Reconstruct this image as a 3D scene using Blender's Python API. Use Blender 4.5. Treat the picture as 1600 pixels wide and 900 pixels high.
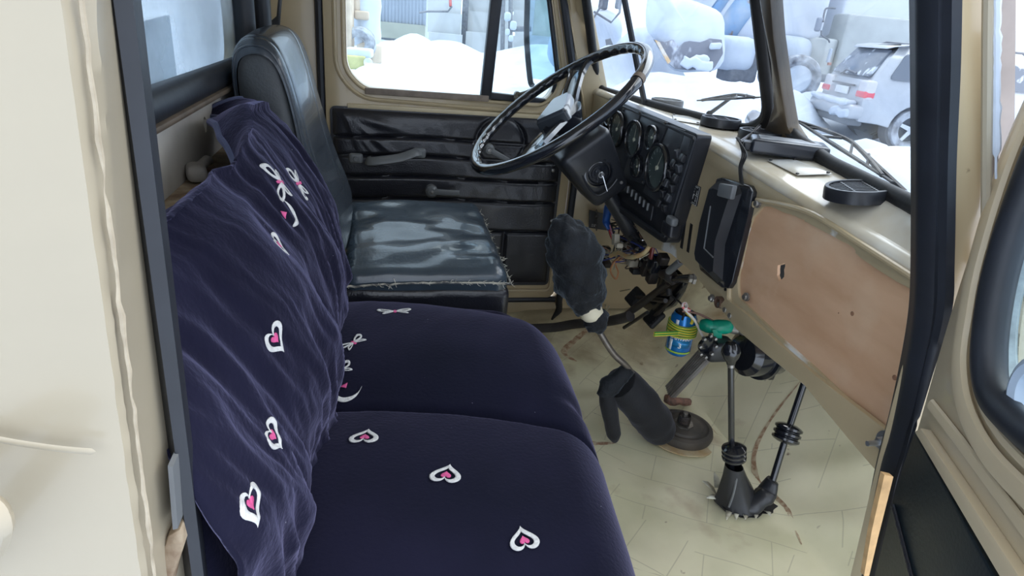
import bpy, bmesh, math, random
from mathutils import Vector, Matrix, noise
from mathutils.geometry import tessellate_polygon
from mathutils.bvhtree import BVHTree
random.seed(7)
for o in list(bpy.data.objects): bpy.data.objects.remove(o)
SC = bpy.context.scene
COL = SC.collection
PI = math.pi

# ---------------------------------------------------------------- camera
F = 960.0; H = 1.08
def V(*a): return Vector(a)
_Y = V(580-800, 15-450, F).normalized()
_D = V(590-800, 2600-450, F); _D = (_D - _D.dot(_Y)*_Y).normalized()
_Z = -_D; _X = _Y.cross(_Z)
CAM = V(0, 0, H)
cam = bpy.data.cameras.new('camera'); camo = bpy.data.objects.new('camera', cam); COL.objects.link(camo)
cam.sensor_width = 36; cam.lens = F*36/1600; cam.clip_start = .01; cam.clip_end = 500
m = Matrix(((_X.x, -_X.y, -_X.z), (_Y.x, -_Y.y, -_Y.z), (_Z.x, -_Z.y, -_Z.z))).to_4x4()
m.translation = CAM
camo.matrix_world = m
SC.camera = camo

# ---------------------------------------------------------------- sky, sun, exposure
W = bpy.data.worlds.new('overcast'); SC.world = W; W.use_nodes = True
nt = W.node_tree; bg = nt.nodes['Background']
tc = nt.nodes.new('ShaderNodeTexCoord'); sx = nt.nodes.new('ShaderNodeSeparateXYZ')
cr = nt.nodes.new('ShaderNodeValToRGB')
nt.links.new(tc.outputs['Generated'], sx.inputs[0]); nt.links.new(sx.outputs['Z'], cr.inputs[0]); nt.links.new(cr.outputs[0], bg.inputs[0])
cr.color_ramp.elements[0].color = (.74, .84, 1, 1); cr.color_ramp.elements[1].color = (.90, .95, 1, 1)
bg.inputs[1].default_value = 1.25
sl = bpy.data.lights.new('sun', 'SUN'); sl.energy = 2.2; sl.angle = math.radians(70); sl.color = (1, .97, .92)
so = bpy.data.objects.new('sun', sl); COL.objects.link(so)
so.rotation_euler = V(-.55, -.25, -.80).to_track_quat('-Z', 'Y').to_euler()
SC.view_settings.view_transform = 'Standard'; SC.view_settings.look = 'None'
SC.view_settings.exposure = 1.08; SC.view_settings.gamma = 1; SC.view_settings.use_curve_mapping = False

# ---------------------------------------------------------------- helpers
def ray(px, py):
    a, b = px-800, py-450
    return V(_X.x*a+_X.y*b+_X.z*F, _Y.x*a+_Y.y*b+_Y.z*F, _Z.x*a+_Z.y*b+_Z.z*F)
def P(px, py, x=None, y=None, z=None):
    w = ray(px, py)
    k = x/w.x if x is not None else (y/w.y if y is not None else (z-H)/w.z)
    r = w*k; r.z += H; return r
def PP(px, py, pt, n):
    w = ray(px, py); return CAM + w*((pt-CAM).dot(n)/w.dot(n))

MATS = {}
def mat(name, col, rough=.5, metal=0, var=.0, vscale=8, bump=0, bscale=60, col2=None, coat=0, sheen=0, sheen_tint=None, spec=.5, emit=None, stretch=None, detail=4, contrast=(.35,.65), alpha=None):
    if name in MATS: return MATS[name]
    m = bpy.data.materials.new(name); m.use_nodes = True; t = m.node_tree; b = t.nodes['Principled BSDF']
    b.inputs['Base Color'].default_value = (*col, 1); b.inputs['Roughness'].default_value = rough
    b.inputs['Metallic'].default_value = metal; b.inputs['Coat Weight'].default_value = coat
    b.inputs['Specular IOR Level'].default_value = spec
    if sheen:
        b.inputs['Sheen Weight'].default_value = sheen; b.inputs['Sheen Roughness'].default_value = .35
        b.inputs['Sheen Tint'].default_value = (*(sheen_tint or col), 1)
    if emit: b.inputs['Emission Color'].default_value = (*col, 1); b.inputs['Emission Strength'].default_value = emit
    c = t.nodes.new('ShaderNodeTexCoord'); src = c.outputs['Object']
    if stretch:
        mp = t.nodes.new('ShaderNodeMapping'); mp.inputs['Scale'].default_value = stretch
        t.links.new(src, mp.inputs[0]); src = mp.outputs[0]
    n = t.nodes.new('ShaderNodeTexNoise'); n.inputs['Scale'].default_value = vscale; n.inputs['Detail'].default_value = detail
    t.links.new(src, n.inputs['Vector'])
    r = t.nodes.new('ShaderNodeValToRGB'); r.color_ramp.elements[0].position = contrast[0]; r.color_ramp.elements[1].position = contrast[1]
    c2 = col2 or tuple(x*(1-var) for x in col)
    r.color_ramp.elements[0].color = (*c2, 1); r.color_ramp.elements[1].color = (*col, 1)
    t.links.new(n.outputs[0], r.inputs[0]); t.links.new(r.outputs[0], b.inputs['Base Color'])
    if bump:
        n2 = t.nodes.new('ShaderNodeTexNoise'); n2.inputs['Scale'].default_value = bscale; n2.inputs['Detail'].default_value = 3
        t.links.new(src, n2.inputs['Vector'])
        bp = t.nodes.new('ShaderNodeBump'); bp.inputs['Strength'].default_value = bump; bp.inputs['Distance'].default_value = .004
        t.links.new(n2.outputs[0], bp.inputs['Height']); t.links.new(bp.outputs[0], b.inputs['Normal'])
    MATS[name] = m; return m
def add_spots(m, col, scale, lo, hi, detail=6):
    """dirt/chips with their own shape over an existing material"""
    t = m.node_tree; b = t.nodes['Principled BSDF']; l = b.inputs['Base Color'].links[0]; src = l.from_socket
    c = t.nodes.new('ShaderNodeTexCoord'); n = t.nodes.new('ShaderNodeTexNoise'); n.inputs['Scale'].default_value = scale; n.inputs['Detail'].default_value = detail
    t.links.new(c.outputs['Object'], n.inputs['Vector'])
    r = t.nodes.new('ShaderNodeValToRGB'); r.color_ramp.elements[0].position = lo; r.color_ramp.elements[1].position = hi
    t.links.new(n.outputs[0], r.inputs[0])
    mx = t.nodes.new('ShaderNodeMixRGB'); t.links.new(r.outputs[0], mx.inputs[0]); t.links.new(src, mx.inputs[1]); mx.inputs[2].default_value = (*col, 1)
    t.links.new(mx.outputs[0], b.inputs['Base Color']); return m
def glass(name, tint=(.86, .9, .93), haze=.12, hcol=(.8, .85, .9), hs=3, lo=.45, hi=.75, rough=.03, hmin=0.0):
    m = bpy.data.materials.new(name); m.use_nodes = True; t = m.node_tree; t.nodes.clear()
    o = t.nodes.new('ShaderNodeOutputMaterial'); tr = t.nodes.new('ShaderNodeBsdfTransparent'); tr.inputs[0].default_value = (*tint, 1)
    gl = t.nodes.new('ShaderNodeBsdfGlossy'); gl.inputs['Roughness'].default_value = rough; df = t.nodes.new('ShaderNodeBsdfDiffuse'); df.inputs[0].default_value = (*hcol, 1)
    lw = t.nodes.new('ShaderNodeLayerWeight'); lw.inputs[0].default_value = .12; fr = t.nodes.new('ShaderNodeMath'); fr.operation = 'MULTIPLY_ADD'; t.links.new(lw.outputs['Facing'], fr.inputs[0]); fr.inputs[1].default_value = .35; fr.inputs[2].default_value = .03
    m1 = t.nodes.new('ShaderNodeMixShader'); t.links.new(fr.outputs[0], m1.inputs[0]); t.links.new(tr.outputs[0], m1.inputs[1]); t.links.new(gl.outputs[0], m1.inputs[2])
    c = t.nodes.new('ShaderNodeTexCoord'); n = t.nodes.new('ShaderNodeTexNoise'); n.inputs['Scale'].default_value = hs; n.inputs['Detail'].default_value = 8
    t.links.new(c.outputs['Object'], n.inputs['Vector'])
    mr = t.nodes.new('ShaderNodeMapRange'); mr.inputs[1].default_value = lo; mr.inputs[2].default_value = hi; mr.inputs[3].default_value = hmin; mr.inputs[4].default_value = haze
    t.links.new(n.outputs[0], mr.inputs[0])
    m2 = t.nodes.new('ShaderNodeMixShader'); t.links.new(mr.outputs[0], m2.inputs[0]); t.links.new(m1.outputs[0], m2.inputs[1]); t.links.new(df.outputs[0], m2.inputs[2])
    t.links.new(m2.outputs[0], o.inputs[0]); MATS[name] = m; return m

class B:
    def __init__(s): s.v = []; s.f = []
    def add(s, vs, fs):
        n = len(s.v); s.v += [Vector(q) for q in vs]; s.f += [tuple(i+n for i in f) for f in fs]; return s
    def grid(s, rows, cu=False, cv=False):
        """rows: list of lists of points; cu closes around rows, cv closes each row"""
        nu, nv = len(rows), len(rows[0]); fs = []
        for i in range(nu if cu else nu-1):
            for j in range(nv if cv else nv-1):
                a, b = i, (i+1) % nu; c, d = j, (j+1) % nv
                fs.append((a*nv+c, b*nv+c, b*nv+d, a*nv+d))
        return s.add([p for r in rows for p in r], fs)
    def prism(s, outer, d, holes=()):
        loops = [[Vector(q) for q in outer]] + [[Vector(q) for q in h] for h in holes]
        flat = [q for l in loops for q in l]; n = len(flat); d = Vector(d)
        tri = tessellate_polygon(loops)
        fs = [tuple(t) for t in tri] + [tuple(i+n for i in reversed(t)) for t in tri]
        k = 0
        for l in loops:
            for i in range(len(l)):
                j = (i+1) % len(l); fs.append((k+i, k+j, k+j+n, k+i+n))
            k += len(l)
        return s.add(flat + [q+d for q in flat], fs)
    def box(s, c, size, R=None):
        c = Vector(c); hx, hy, hz = [q/2 for q in size]; R = R or Matrix.Identity(3)
        vs = [c + R @ V(x, y, z) for x in (-hx, hx) for y in (-hy, hy) for z in (-hz, hz)]
        return s.add(vs, [(0, 1, 3, 2), (4, 6, 7, 5), (0, 4, 5, 1), (2, 3, 7, 6), (0, 2, 6, 4), (1, 5, 7, 3)])
    def tube(s, pts, r, n=10, cap=True, closed=False, flat=1.0, up=None):
        pts = [Vector(q) for q in pts]; N = len(pts); rows = []; prev = None
        for i, p in enumerate(pts):
            if closed: t = pts[(i+1) % N]-pts[i-1]
            else: t = pts[min(i+1, N-1)]-pts[max(i-1, 0)]
            if t.length < 1e-9: t = V(0, 0, 1)
            t.normalize()
            if prev is None:
                a = Vector(up) if up else (V(0, 0, 1) if abs(t.z) < .9 else V(1, 0, 0))
            else: a = prev
            a = (a - a.dot(t)*t)
            if a.length < 1e-6: a = V(1, 0, 0) - t.x*t
            a.normalize(); b = t.cross(a); prev = a
            rr = r[i] if isinstance(r, (list, tuple)) else r
            rows.append([p + a*math.cos(2*PI*k/n)*rr*flat + b*math.sin(2*PI*k/n)*rr for k in range(n)])
        s.grid(rows, cu=closed, cv=True)
        if cap and not closed:
            m0 = len(s.v)-N*n; s.f.append(tuple(m0+k for k in reversed(range(n)))); s.f.append(tuple(m0+(N-1)*n+k for k in range(n)))
        return s
    def lathe(s, prof, c, ax=(0, 0, 1), n=24, a0=0, a1=2*PI):
        """prof: (radius, height) pairs along axis"""
        ax = Vector(ax).normalized(); u = ax.orthogonal().normalized(); w = ax.cross(u); c = Vector(c)
        full = abs(a1-a0-2*PI) < 1e-6; K = n if full else n+1
        rows = [[c + ax*h + (u*math.cos(a0+(a1-a0)*k/n) + w*math.sin(a0+(a1-a0)*k/n))*max(r, 1e-5) for k in range(K)] for r, h in prof]
        return s.grid(rows, cv=full)
    def rbox(s, c, size, r, n=6, R=None, fn=None):
        """rounded box; fn(local point)->local point"""
        c = Vector(c); h = V(*size)/2; R = R or Matrix.Identity(3); r = min(r, min(h)*.999)
        def ax(hh):
            k = 3; a = [-hh + r*(1-math.cos(i/k*PI/2)) for i in range(k)]
            mid = [-(hh-r) + 2*(hh-r)*i/n for i in range(n+1)]; return a + mid + [-q for q in reversed(a)]
        X, Y, Z = ax(h.x), ax(h.y), ax(h.z)
        def rnd(p):
            q = V(max(-(h.x-r), min(h.x-r, p.x)), max(-(h.y-r), min(h.y-r, p.y)), max(-(h.z-r), min(h.z-r, p.z)))
            d = p-q
            if d.length > 1e-9: d = d.normalized()*r
            q = q+d
            if fn: q = fn(q)
            return c + R @ q
        for A, Bb, mk in ((X, Y, lambda a, b, s_: V(a, b, s_*h.z)), (Y, Z, lambda a, b, s_: V(s_*h.x, a, b)), (Z, X, lambda a, b, s_: V(b, s_*h.y, a))):
            for s_ in (1, -1):
                rows = [[rnd(mk(a, b, s_)) for b in (Bb if s_ > 0 else Bb[::-1])] for a in A]
                s.grid(rows)
        return s
    def merge(s, o): return s.add(o.v, o.f)
ROOTLOC = {}
def setp(o, label=None, cat=None, group=None, kind=None):
    if label: o['label'] = label
    if cat: o['category'] = cat
    if group: o['group'] = group
    if kind: o['kind'] = kind
    return o
def build(b, name, m, parent=None, bevel=0, angle=38, label=None, cat=None, group=None, kind=None, origin=None, solid=0, sub=0, mats=None, fmat=None):
    me = bpy.data.meshes.new(name); bm = bmesh.new()
    off = ROOTLOC.get(parent.name, V(0, 0, 0)) if parent else None
    if off is None:
        if origin: off = Vector(origin)
        else:
            xs = [q.x for q in b.v]; ys = [q.y for q in b.v]; zs = [q.z for q in b.v]
            off = V((min(xs)+max(xs))/2, (min(ys)+max(ys))/2, min(zs))
    vs = [bm.verts.new(q-off) for q in b.v]
    fi = []
    for k, f in enumerate(b.f):
        try:
            nf = bm.faces.new([vs[i] for i in f])
            if fmat: nf.material_index = fmat(k)
        except ValueError: pass
    bmesh.ops.remove_doubles(bm, verts=bm.verts, dist=1e-6)
    bmesh.ops.recalc_face_normals(bm, faces=bm.faces)
    if bevel:
        es = [e for e in bm.edges if len(e.link_faces) == 2 and e.calc_face_angle(0) > math.radians(35)]
        bmesh.ops.bevel(bm, geom=es, offset=bevel, segments=2, affect='EDGES', profile=.5, clamp_overlap=True)
    for f in bm.faces: f.smooth = True
    for e in bm.edges: e.smooth = e.calc_face_angle(0) < math.radians(angle)
    bm.to_mesh(me); bm.free()
    for q in (mats or [m]): me.materials.append(q)
    o = bpy.data.objects.new(name, me); COL.objects.link(o)
    if parent: o.parent = parent; ROOTLOC[o.name] = off
    else: o.location = off; ROOTLOC[o.name] = off
    if solid:
        md = o.modifiers.new('thickness', 'SOLIDIFY'); md.thickness = solid; md.offset = 0
    if sub: md = o.modifiers.new('subdivision', 'SUBSURF'); md.levels = md.render_levels = sub
    return setp(o, label, cat, group, kind)
def empty(name, loc, label=None, cat=None, group=None, kind=None):
    o = bpy.data.objects.new(name, None); COL.objects.link(o); o.location = loc; o.empty_display_size = .05
    ROOTLOC[o.name] = Vector(loc); return setp(o, label, cat, group, kind)
def smooth(pts, n=6, closed=False):
    pts = [Vector(p) for p in pts]; N = len(pts); out = []
    for i in range(N if closed else N-1):
        p0 = pts[i-1] if (closed or i > 0) else pts[0]; p1 = pts[i]; p2 = pts[(i+1) % N]; p3 = pts[(i+2) % N] if (closed or i+2 < N) else pts[-1]
        for k in range(n):
            t = k/n
            out.append(.5*((2*p1) + (p2-p0)*t + (2*p0-5*p1+4*p2-p3)*t*t + (3*p1-p0-3*p2+p3)*t**3))
    if not closed: out.append(pts[-1])
    return out
def rounded(pts, r, n=5):
    """fillet the corners of a planar polygon; r scalar or list"""
    pts = [Vector(p) for p in pts]; N = len(pts); out = []
    for i, p in enumerate(pts):
        rr = r[i] if isinstance(r, (list, tuple)) else r
        a = pts[i-1]-p; b = pts[(i+1) % N]-p
        if rr <= 0: out.append(p); continue
        q = min(rr, a.length*.45, b.length*.45); A = p+a.normalized()*q; Bq = p+b.normalized()*q
        for k in range(n+1):
            t = k/n; out.append(A*(1-t)**2 + p*2*t*(1-t) + Bq*t*t)
    return out
def nz(x, y=0, z=0, s=1): return noise.noise(V(x*s, y*s, z*s))
def lerp(a, b, t): return a+(b-a)*t
def interp(xs, ys, x):
    if x <= xs[0]: return ys[0]
    for i in range(len(xs)-1):
        if x <= xs[i+1]: return lerp(ys[i], ys[i+1], (x-xs[i])/(xs[i+1]-xs[i]))
    return ys[-1]
def rotz(a): return Matrix.Rotation(a, 3, 'Z')
def basis(xa, ya):
    """matrix with columns x,y,z"""
    xa = Vector(xa).normalized(); ya = Vector(ya); ya = (ya-ya.dot(xa)*xa).normalized(); za = xa.cross(ya)
    return Matrix((xa, ya, za)).transposed()

# ---------------------------------------------------------------- materials
PAINT = mat('beige_paint', (.50, .40, .25), .32, var=.10, vscale=5, coat=.25, bump=.05, bscale=25)
add_spots(PAINT, (.22, .16, .10), 45, .72, .76)
PAINTL = mat('beige_paint_dimmed', (.375, .325, .24), .35, var=.07, vscale=4, coat=.2, bump=.06, bscale=30)  # same beige paint, darkened in colour to offset the stronger outdoor light
add_spots(PAINTL, (.25, .18, .12), 38, .75, .78)
DOORP = mat('beige_paint_lifted', (.54, .445, .30), .33, var=.07, vscale=4, coat=.3, bump=.04, bscale=30)  # same beige paint, brightened and warmed in colour against the blue skylight
add_spots(DOORP, (.25, .18, .12), 38, .74, .77)
RUST = mat('rusty_paint', (.46, .38, .27), .7, col2=(.20, .13, .08), vscale=30, bump=.5, bscale=80)
DASHP = mat('worn_dash_paint', (.48, .39, .245), .38, var=.12, vscale=6, coat=.25, bump=.06)
add_spots(DASHP, (.72, .72, .70), 9, .60, .66)
add_spots(DASHP, (.2, .12, .07), 40, .71, .75)
DASHT = mat('dash_top_skylit_paint', (.74, .71, .63), .25, col2=(.55, .47, .34), vscale=7, coat=.5)  # dash beige whitened: sky brightness on the top put into the colour, plus dirt
RUB = mat('black_rubber', (.015, .018, .026), .5, var=.3, vscale=20, bump=.08)
RUBD = mat('matte_black_rubber', (.015, .015, .017), .6, var=.3, vscale=30, bump=.15)
VIN = mat('black_vinyl', (.016, .017, .024), .30, var=.2, vscale=10, bump=.25, bscale=220, coat=.15)
VINB = mat('blue_black_vinyl', (.036, .046, .060), .27, var=.25, vscale=6, bump=.15, bscale=160, coat=.2)
VINS = mat('dull_vinyl', (.062, .068, .074), .5, var=.3, vscale=6, bump=.2, bscale=180)
PLA = mat('black_plastic', (.022, .024, .030), .34, var=.2, vscale=12, bump=.05, bscale=200)
PLG = mat('glossy_black_plastic', (.014, .016, .022), .16, var=.1, coat=.6)
PLH = mat('grey_plastic', (.17, .18, .19), .4, var=.2)
STE = mat('worn_steel', (.34, .33, .32), .38, metal=.8, var=.3, vscale=40, bump=.1)
DST = mat('dark_steel', (.05, .05, .052), .45, metal=.5, col2=(.055, .042, .036), vscale=30, bump=.15)
CHR = mat('bright_metal', (.7, .72, .75), .2, metal=1)
VEL = mat('navy_velvet', (.010, .010, .026), .9, col2=(.004, .005, .013), vscale=4, bump=.25, bscale=160, sheen=.5, sheen_tint=(.36, .34, .55), spec=.1, contrast=(.3, .7))
VELT = mat('navy_velvet_throw', (.011, .011, .028), .9, col2=(.005, .005, .014), vscale=5, bump=.25, bscale=160, sheen=.65, sheen_tint=(.33, .32, .54), spec=.1, contrast=(.3, .7))
for _m in (VEL, VELT): add_spots(_m, (.35, .35, .4), 130, .79, .80, 2)
BIND = mat('grey_blue_binding', (.07, .08, .15), .8, var=.2, bump=.2, sheen=.5, sheen_tint=(.5, .5, .8))
EMW = mat('white_embroidery', (.70, .70, .70), .6, var=.2, vscale=150, bump=.5, bscale=300)
EMP = mat('pink_embroidery', (.72, .10, .30), .6, var=.2, vscale=150, bump=.4, bscale=300)
FUR = mat('black_fur', (.010, .013, .018), .85, col2=(.004, .005, .007), vscale=30, bump=.8, bscale=120, sheen=.5, sheen_tint=(.35, .42, .5))
FAB = mat('black_cloth', (.014, .015, .019), .85, var=.3, bump=.3, bscale=300, sheen=.3, sheen_tint=(.4, .4, .5))
HIDE = mat('cream_hide', (.72, .66, .50), .8, var=.1)
PLY = mat('plywood', (.70, .45, .285), .62, col2=(.58, .345, .205), vscale=7, stretch=(1, .7, 2.4), bump=.08, bscale=60, detail=6)
add_spots(PLY, (.76, .56, .39), 5, .55, .75)
FELT = mat('hardboard', (.58, .56, .52), .75, col2=(.44, .41, .37), vscale=6, bump=.1)
SNOW = mat('snow', (.60, .65, .72), .8, col2=(.50, .56, .66), vscale=1.2, bump=.4, bscale=8)
WOODG = mat('weathered_wood', (.36, .34, .32), .8, col2=(.20, .18, .17), vscale=12, stretch=(1, 1, 1), bump=.5, bscale=60)
TAPE = mat('green_tape', (.0, .30, .19), .35, var=.3, vscale=30, bump=.1)
BLUET = mat('blue_tape', (.02, .09, .34), .3, var=.3, vscale=40, bump=.2)
G1 = glass('door_glass', tint=(.80, .87, .90), haze=.10)
G2 = glass('windscreen_glass', tint=(.84, .88, .92), haze=.14, hs=5)
# ================================================================ STRUCTURE OF THE CAB
YF = 2.10                                                       # inner face of the far door
# --- floor: lino mat, rises into a toe board, creased
def lino():
    m = mat('pale_lino', (.82, .77, .56), .42, col2=(.68, .65, .44), vscale=5, bump=.25, bscale=12)
    t = m.node_tree; b = t.nodes['Principled BSDF']; src = b.inputs['Base Color'].links[0].from_socket
    c = t.nodes.new('ShaderNodeTexCoord')
    for k, (ang, sc) in enumerate(((.55, 5.5), (-.75, 5.5))):
        mp = t.nodes.new('ShaderNodeMapping'); mp.inputs['Rotation'].default_value = (0, 0, ang); t.links.new(c.outputs['Object'], mp.inputs[0])
        br = t.nodes.new('ShaderNodeTexBrick'); br.inputs['Scale'].default_value = 3.0; br.inputs['Mortar Size'].default_value = .004
        br.inputs['Brick Width'].default_value = .9; br.inputs['Row Height'].default_value = .32
        br.inputs['Color1'].default_value = br.inputs['Color2'].default_value = (0, 0, 0, 1); br.inputs['Mortar'].default_value = (1, 1, 1, 1)
        t.links.new(mp.outputs[0], br.inputs[0])
        n = t.nodes.new('ShaderNodeTexNoise'); n.inputs['Scale'].default_value = 3; t.links.new(c.outputs['Object'], n.inputs[0])
        g = t.nodes.new('ShaderNodeMath'); g.operation = 'GREATER_THAN' if k else 'LESS_THAN'; g.inputs[1].default_value = .5; t.links.new(n.outputs[0], g.inputs[0])
        mu = t.nodes.new('ShaderNodeMath'); mu.operation = 'MULTIPLY'; t.links.new(br.outputs[0], mu.inputs[0]); t.links.new(g.outputs[0], mu.inputs[1])
        m3 = t.nodes.new('ShaderNodeMath'); m3.operation = 'MULTIPLY'; t.links.new(mu.outputs[0], m3.inputs[0]); m3.inputs[1].default_value = .38
        mx = t.nodes.new('ShaderNodeMixRGB'); t.links.new(m3.outputs[0], mx.inputs[0]); t.links.new(src, mx.inputs[1]); mx.inputs[2].default_value = (.34, .31, .2, 1); src = mx.outputs[0]
    t.links.new(src, b.inputs['Base Color'])
    add_spots(m, (.36, .24, .13), 4.2, .62, .80, 8); add_spots(m, (.20, .13, .07), 22, .70, .76, 5)
    return m
LINO = lino()
def far_grime(m):
    t = m.node_tree; b = t.nodes['Principled BSDF']; src = b.inputs['Base Color'].links[0].from_socket
    c = t.nodes.new('ShaderNodeTexCoord'); s = t.nodes.new('ShaderNodeSeparateXYZ'); t.links.new(c.outputs['Object'], s.inputs[0])
    n = t.nodes.new('ShaderNodeTexNoise'); n.inputs['Scale'].default_value = 7; n.inputs['Detail'].default_value = 8; t.links.new(c.outputs['Object'], n.inputs[0])
    r = t.nodes.new('ShaderNodeMapRange'); r.inputs[1].default_value = 1.35; r.inputs[2].default_value = 2.0; r.inputs[3].default_value = -.25; r.inputs[4].default_value = .12; t.links.new(s.outputs['Y'], r.inputs[0])
    a = t.nodes.new('ShaderNodeMath'); t.links.new(n.outputs[0], a.inputs[0]); t.links.new(r.outputs[0], a.inputs[1])
    q = t.nodes.new('ShaderNodeMapRange'); q.inputs[1].default_value = .42; q.inputs[2].default_value = .68; q.inputs[4].default_value = .75; t.links.new(a.outputs[0], q.inputs[0])
    mx = t.nodes.new('ShaderNodeMixRGB'); t.links.new(q.outputs[0], mx.inputs[0]); t.links.new(src, mx.inputs[1]); mx.inputs[2].default_value = (.32, .25, .15, 1); t.links.new(mx.outputs[0], b.inputs['Base Color'])
far_grime(LINO)
def floor_z(x, y):
    t = max(0, x-1.02)
    z = t*.75 if t < .5 else .375+(t-.5)*2
    z += max(0, y-1.62)*.10*(1 if x > .6 else max(0, (x-.4)/.2))
    z += .010*nz(x*3.1, y*3.1, 4) + .006*nz(x*9, y*9, 2)
    # creases spreading from the torn lever hole
    for (ax, ay, bx, by, w, hh) in ((.95, 1.12, 1.02, 1.62, .03, .012), (1.0, 1.05, 1.2, .75, .03, .012), (1.02, 1.62, 1.35, 1.45, .03, .014), (.62, 1.55, .9, 1.62, .025, .008), (1.1, 1.1, 1.35, .95, .04, .01)):
        a = V(ax, ay); b = V(bx, by); p = V(x, y); d = b-a; s = max(0, min(1, (p-a).dot(d)/d.length_squared)); q = (p-(a+d*s)).length
        z += hh*math.exp(-(q/w)**2)
    return z
b = B(); NX, NY = 90, 100
b.grid([[V(x, y, floor_z(x, y)) for y in [.36+1.76*j/NY for j in range(NY+1)]] for x in [-.34+1.98*i/NX for i in range(NX+1)]])
build(b, 'floor', LINO, kind='structure', origin=(0, 0, 0))
b = B(); b.box((.62, 1.25, -.09), (2.0, 1.8, .08)); build(b, 'trim_1', DST, kind='structure')     # floor pan under the mat

def stain(pts, w, m):
    q = smooth([P(x, y, z=.0) for x, y in pts], 8); rows = []; N = len(q)
    for i, p in enumerate(q):
        d = (q[min(i+1, N-1)]-q[max(i-1, 0)]).normalized(); s = V(-d.y, d.x, 0)*w*(.25+math.sin(PI*i/(N-1)))*(1+.5*nz(i*.6, 3)); rows.append([V(a.x, a.y, floor_z(a.x, a.y)+.0012) for a in (p-s, p, p+s)])
    b = B(); b.grid(rows); return b
STN = mat('rust_brown_stain', (.34, .20, .12), .7, col2=(.58, .48, .33), vscale=60, contrast=(.4, .6))
build(stain([(1230, 668), (1196, 690), (1176, 716), (1184, 750), (1214, 782), (1236, 815), (1252, 852)], .005, STN), 'floor_stain', STN, kind='structure')
build(stain([(905, 690), (930, 694), (962, 692)], .006, STN), 'floor_stain', STN, kind='structure')
build(stain([(930, 520), (900, 540), (880, 560), (900, 572)], .010, STN), 'floor_stain', STN, kind='structure')

# --- rear wall with window
b = B(); XR = -.30
o = [V(XR, .36, -.05), V(XR, 2.14, -.05), V(XR, 2.14, 1.56), V(XR, .36, 1.56)]
win = rounded([V(XR, .50, .93), V(XR, 1.72, .93), V(XR, 1.72, 1.42), V(XR, .50, 1.42)], .07)
b.prism(o, (-.05, 0, 0), [win]); build(b, 'wall_rear', PAINT, kind='structure', bevel=.003)
gw = empty('window_1', (XR, 1.1, .9), kind='structure')
b = B(); b.tube(win, .026, n=10, closed=True, flat=1, up=(1, 0, 0)); build(b, 'window_gasket', RUB, gw)
FG = glass('frosted_glass', tint=(.66, .73, .78), haze=.55, hcol=(.72, .80, .86), hs=2.2, lo=.38, hi=.62, hmin=.12)
b = B(); b.prism([q+V(-.02, 0, 0) for q in win], (-.004, 0, 0)); build(b, 'window_pane', FG, gw)
# hardboard lining under the window with a wavy top, two holes
top = []
for i in range(25):
    y = 1.86-1.4*i/24; top.append(V(XR+.012, y, .905+.012*nz(y*5, 1)))
hl = [[V(XR+.012, yy+.010*math.cos(a)*(1+.3*math.sin(3*a)), zz+.014*math.sin(a)) for a in [2*PI*k/12 for k in range(12)]] for yy, zz in ((1.20, .868), (1.44, .862))]
b = B(); b.prism([V(XR+.012, .46, .60), V(XR+.012, 1.86, .60)]+top, (-.006, 0, 0), hl); build(b, 'trim_2', FELT, kind='structure')
b = B(); b.box((XR+.035, 1.15, .800), (.07, 1.4, .012)); b.box((XR+.07, 1.15, .787), (.006, 1.4, .03)); build(b, 'trim_3', RUST, kind='structure', bevel=.002)   # ledge
b = B(); b.rbox((XR+.03, 1.04, .822), (.03, .05, .026), .01, R=rotz(.3)); b.tube([V(XR+.03, 1.06, .825), V(XR+.035, 1.09, .83), V(XR+.03, 1.12, .822)], .008)
build(b, 'rag', mat('grey_rag', (.28, .26, .24), .9, bump=.5), label='small grey crumpled rag on the rear ledge below the back window', cat='rag')
b = B(); b.box((XR+.02, 1.15, .912), (.02, 1.4, .010)); build(b, 'trim_4', mat('brown_edge', (.16, .12, .085), .6, var=.4, vscale=20), kind='structure', bevel=.004)

# --- ceiling
b = B(); b.prism([V(-.35, .36, 1.5), V(.80, .36, 1.5), V(.80, 2.14, 1.5), V(-.35, 2.14, 1.5)], (0, 0, .04)); build(b, 'ceiling', PAINT, kind='structure')

# --- far side wall: pillar panels and sill around the far door
b = B()
b.prism([V(-.35, YF+.02, -.06), V(-.140, YF+.02, -.06), V(-.140, YF+.02, 1.52), V(-.35, YF+.02, 1.52)], (0, .05, 0))
b.prism([V(-.16, YF+.02, -.06), V(1.45, YF+.02, -.06), V(1.45, YF+.02, .10), V(-.16, YF+.02, .10)], (0, .05, 0))
b.prism([V(-.16, YF+.02, 1.44), V(.72, YF+.02, 1.44), V(.66, YF+.02, 1.54), V(-.16, YF+.02, 1.54)], (0, .05, 0))
def xfd(z): return interp([.0, .55, .80, 1.2, 1.5], [.70, .70, .688, .575, .47], z)    # front edge of the far door
b.prism([V(xfd(z)+.022, YF+.02, z) for z in (.08, .55, .80, 1.2, 1.5)] + [V(1.45, YF+.02, .80), V(1.45, YF+.02, .08)][::1], (0, .05, 0)) if False else None
poly = [V(xfd(z)+.002, YF-.01, z) for z in (.08, .55, .80, 1.2, 1.5)] + [V(xfd(1.5)+.10, YF-.01, 1.5), V(.80, YF-.01, .88), V(1.40, YF-.01, .78), V(1.45, YF-.01, .08)]
b.prism(poly, (0, .06, 0)); build(b, 'wall_far', PAINT, kind='structure', bevel=.006)
b = B()
b.tube([V(-.155, YF+.005, z/20*1.5) for z in range(1, 21)], .011, n=8)
b.tube([V(xfd(z)+.014, YF-.012, z) for z in [.08+.02*k for k in range(70)]], .013, n=8)
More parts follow.
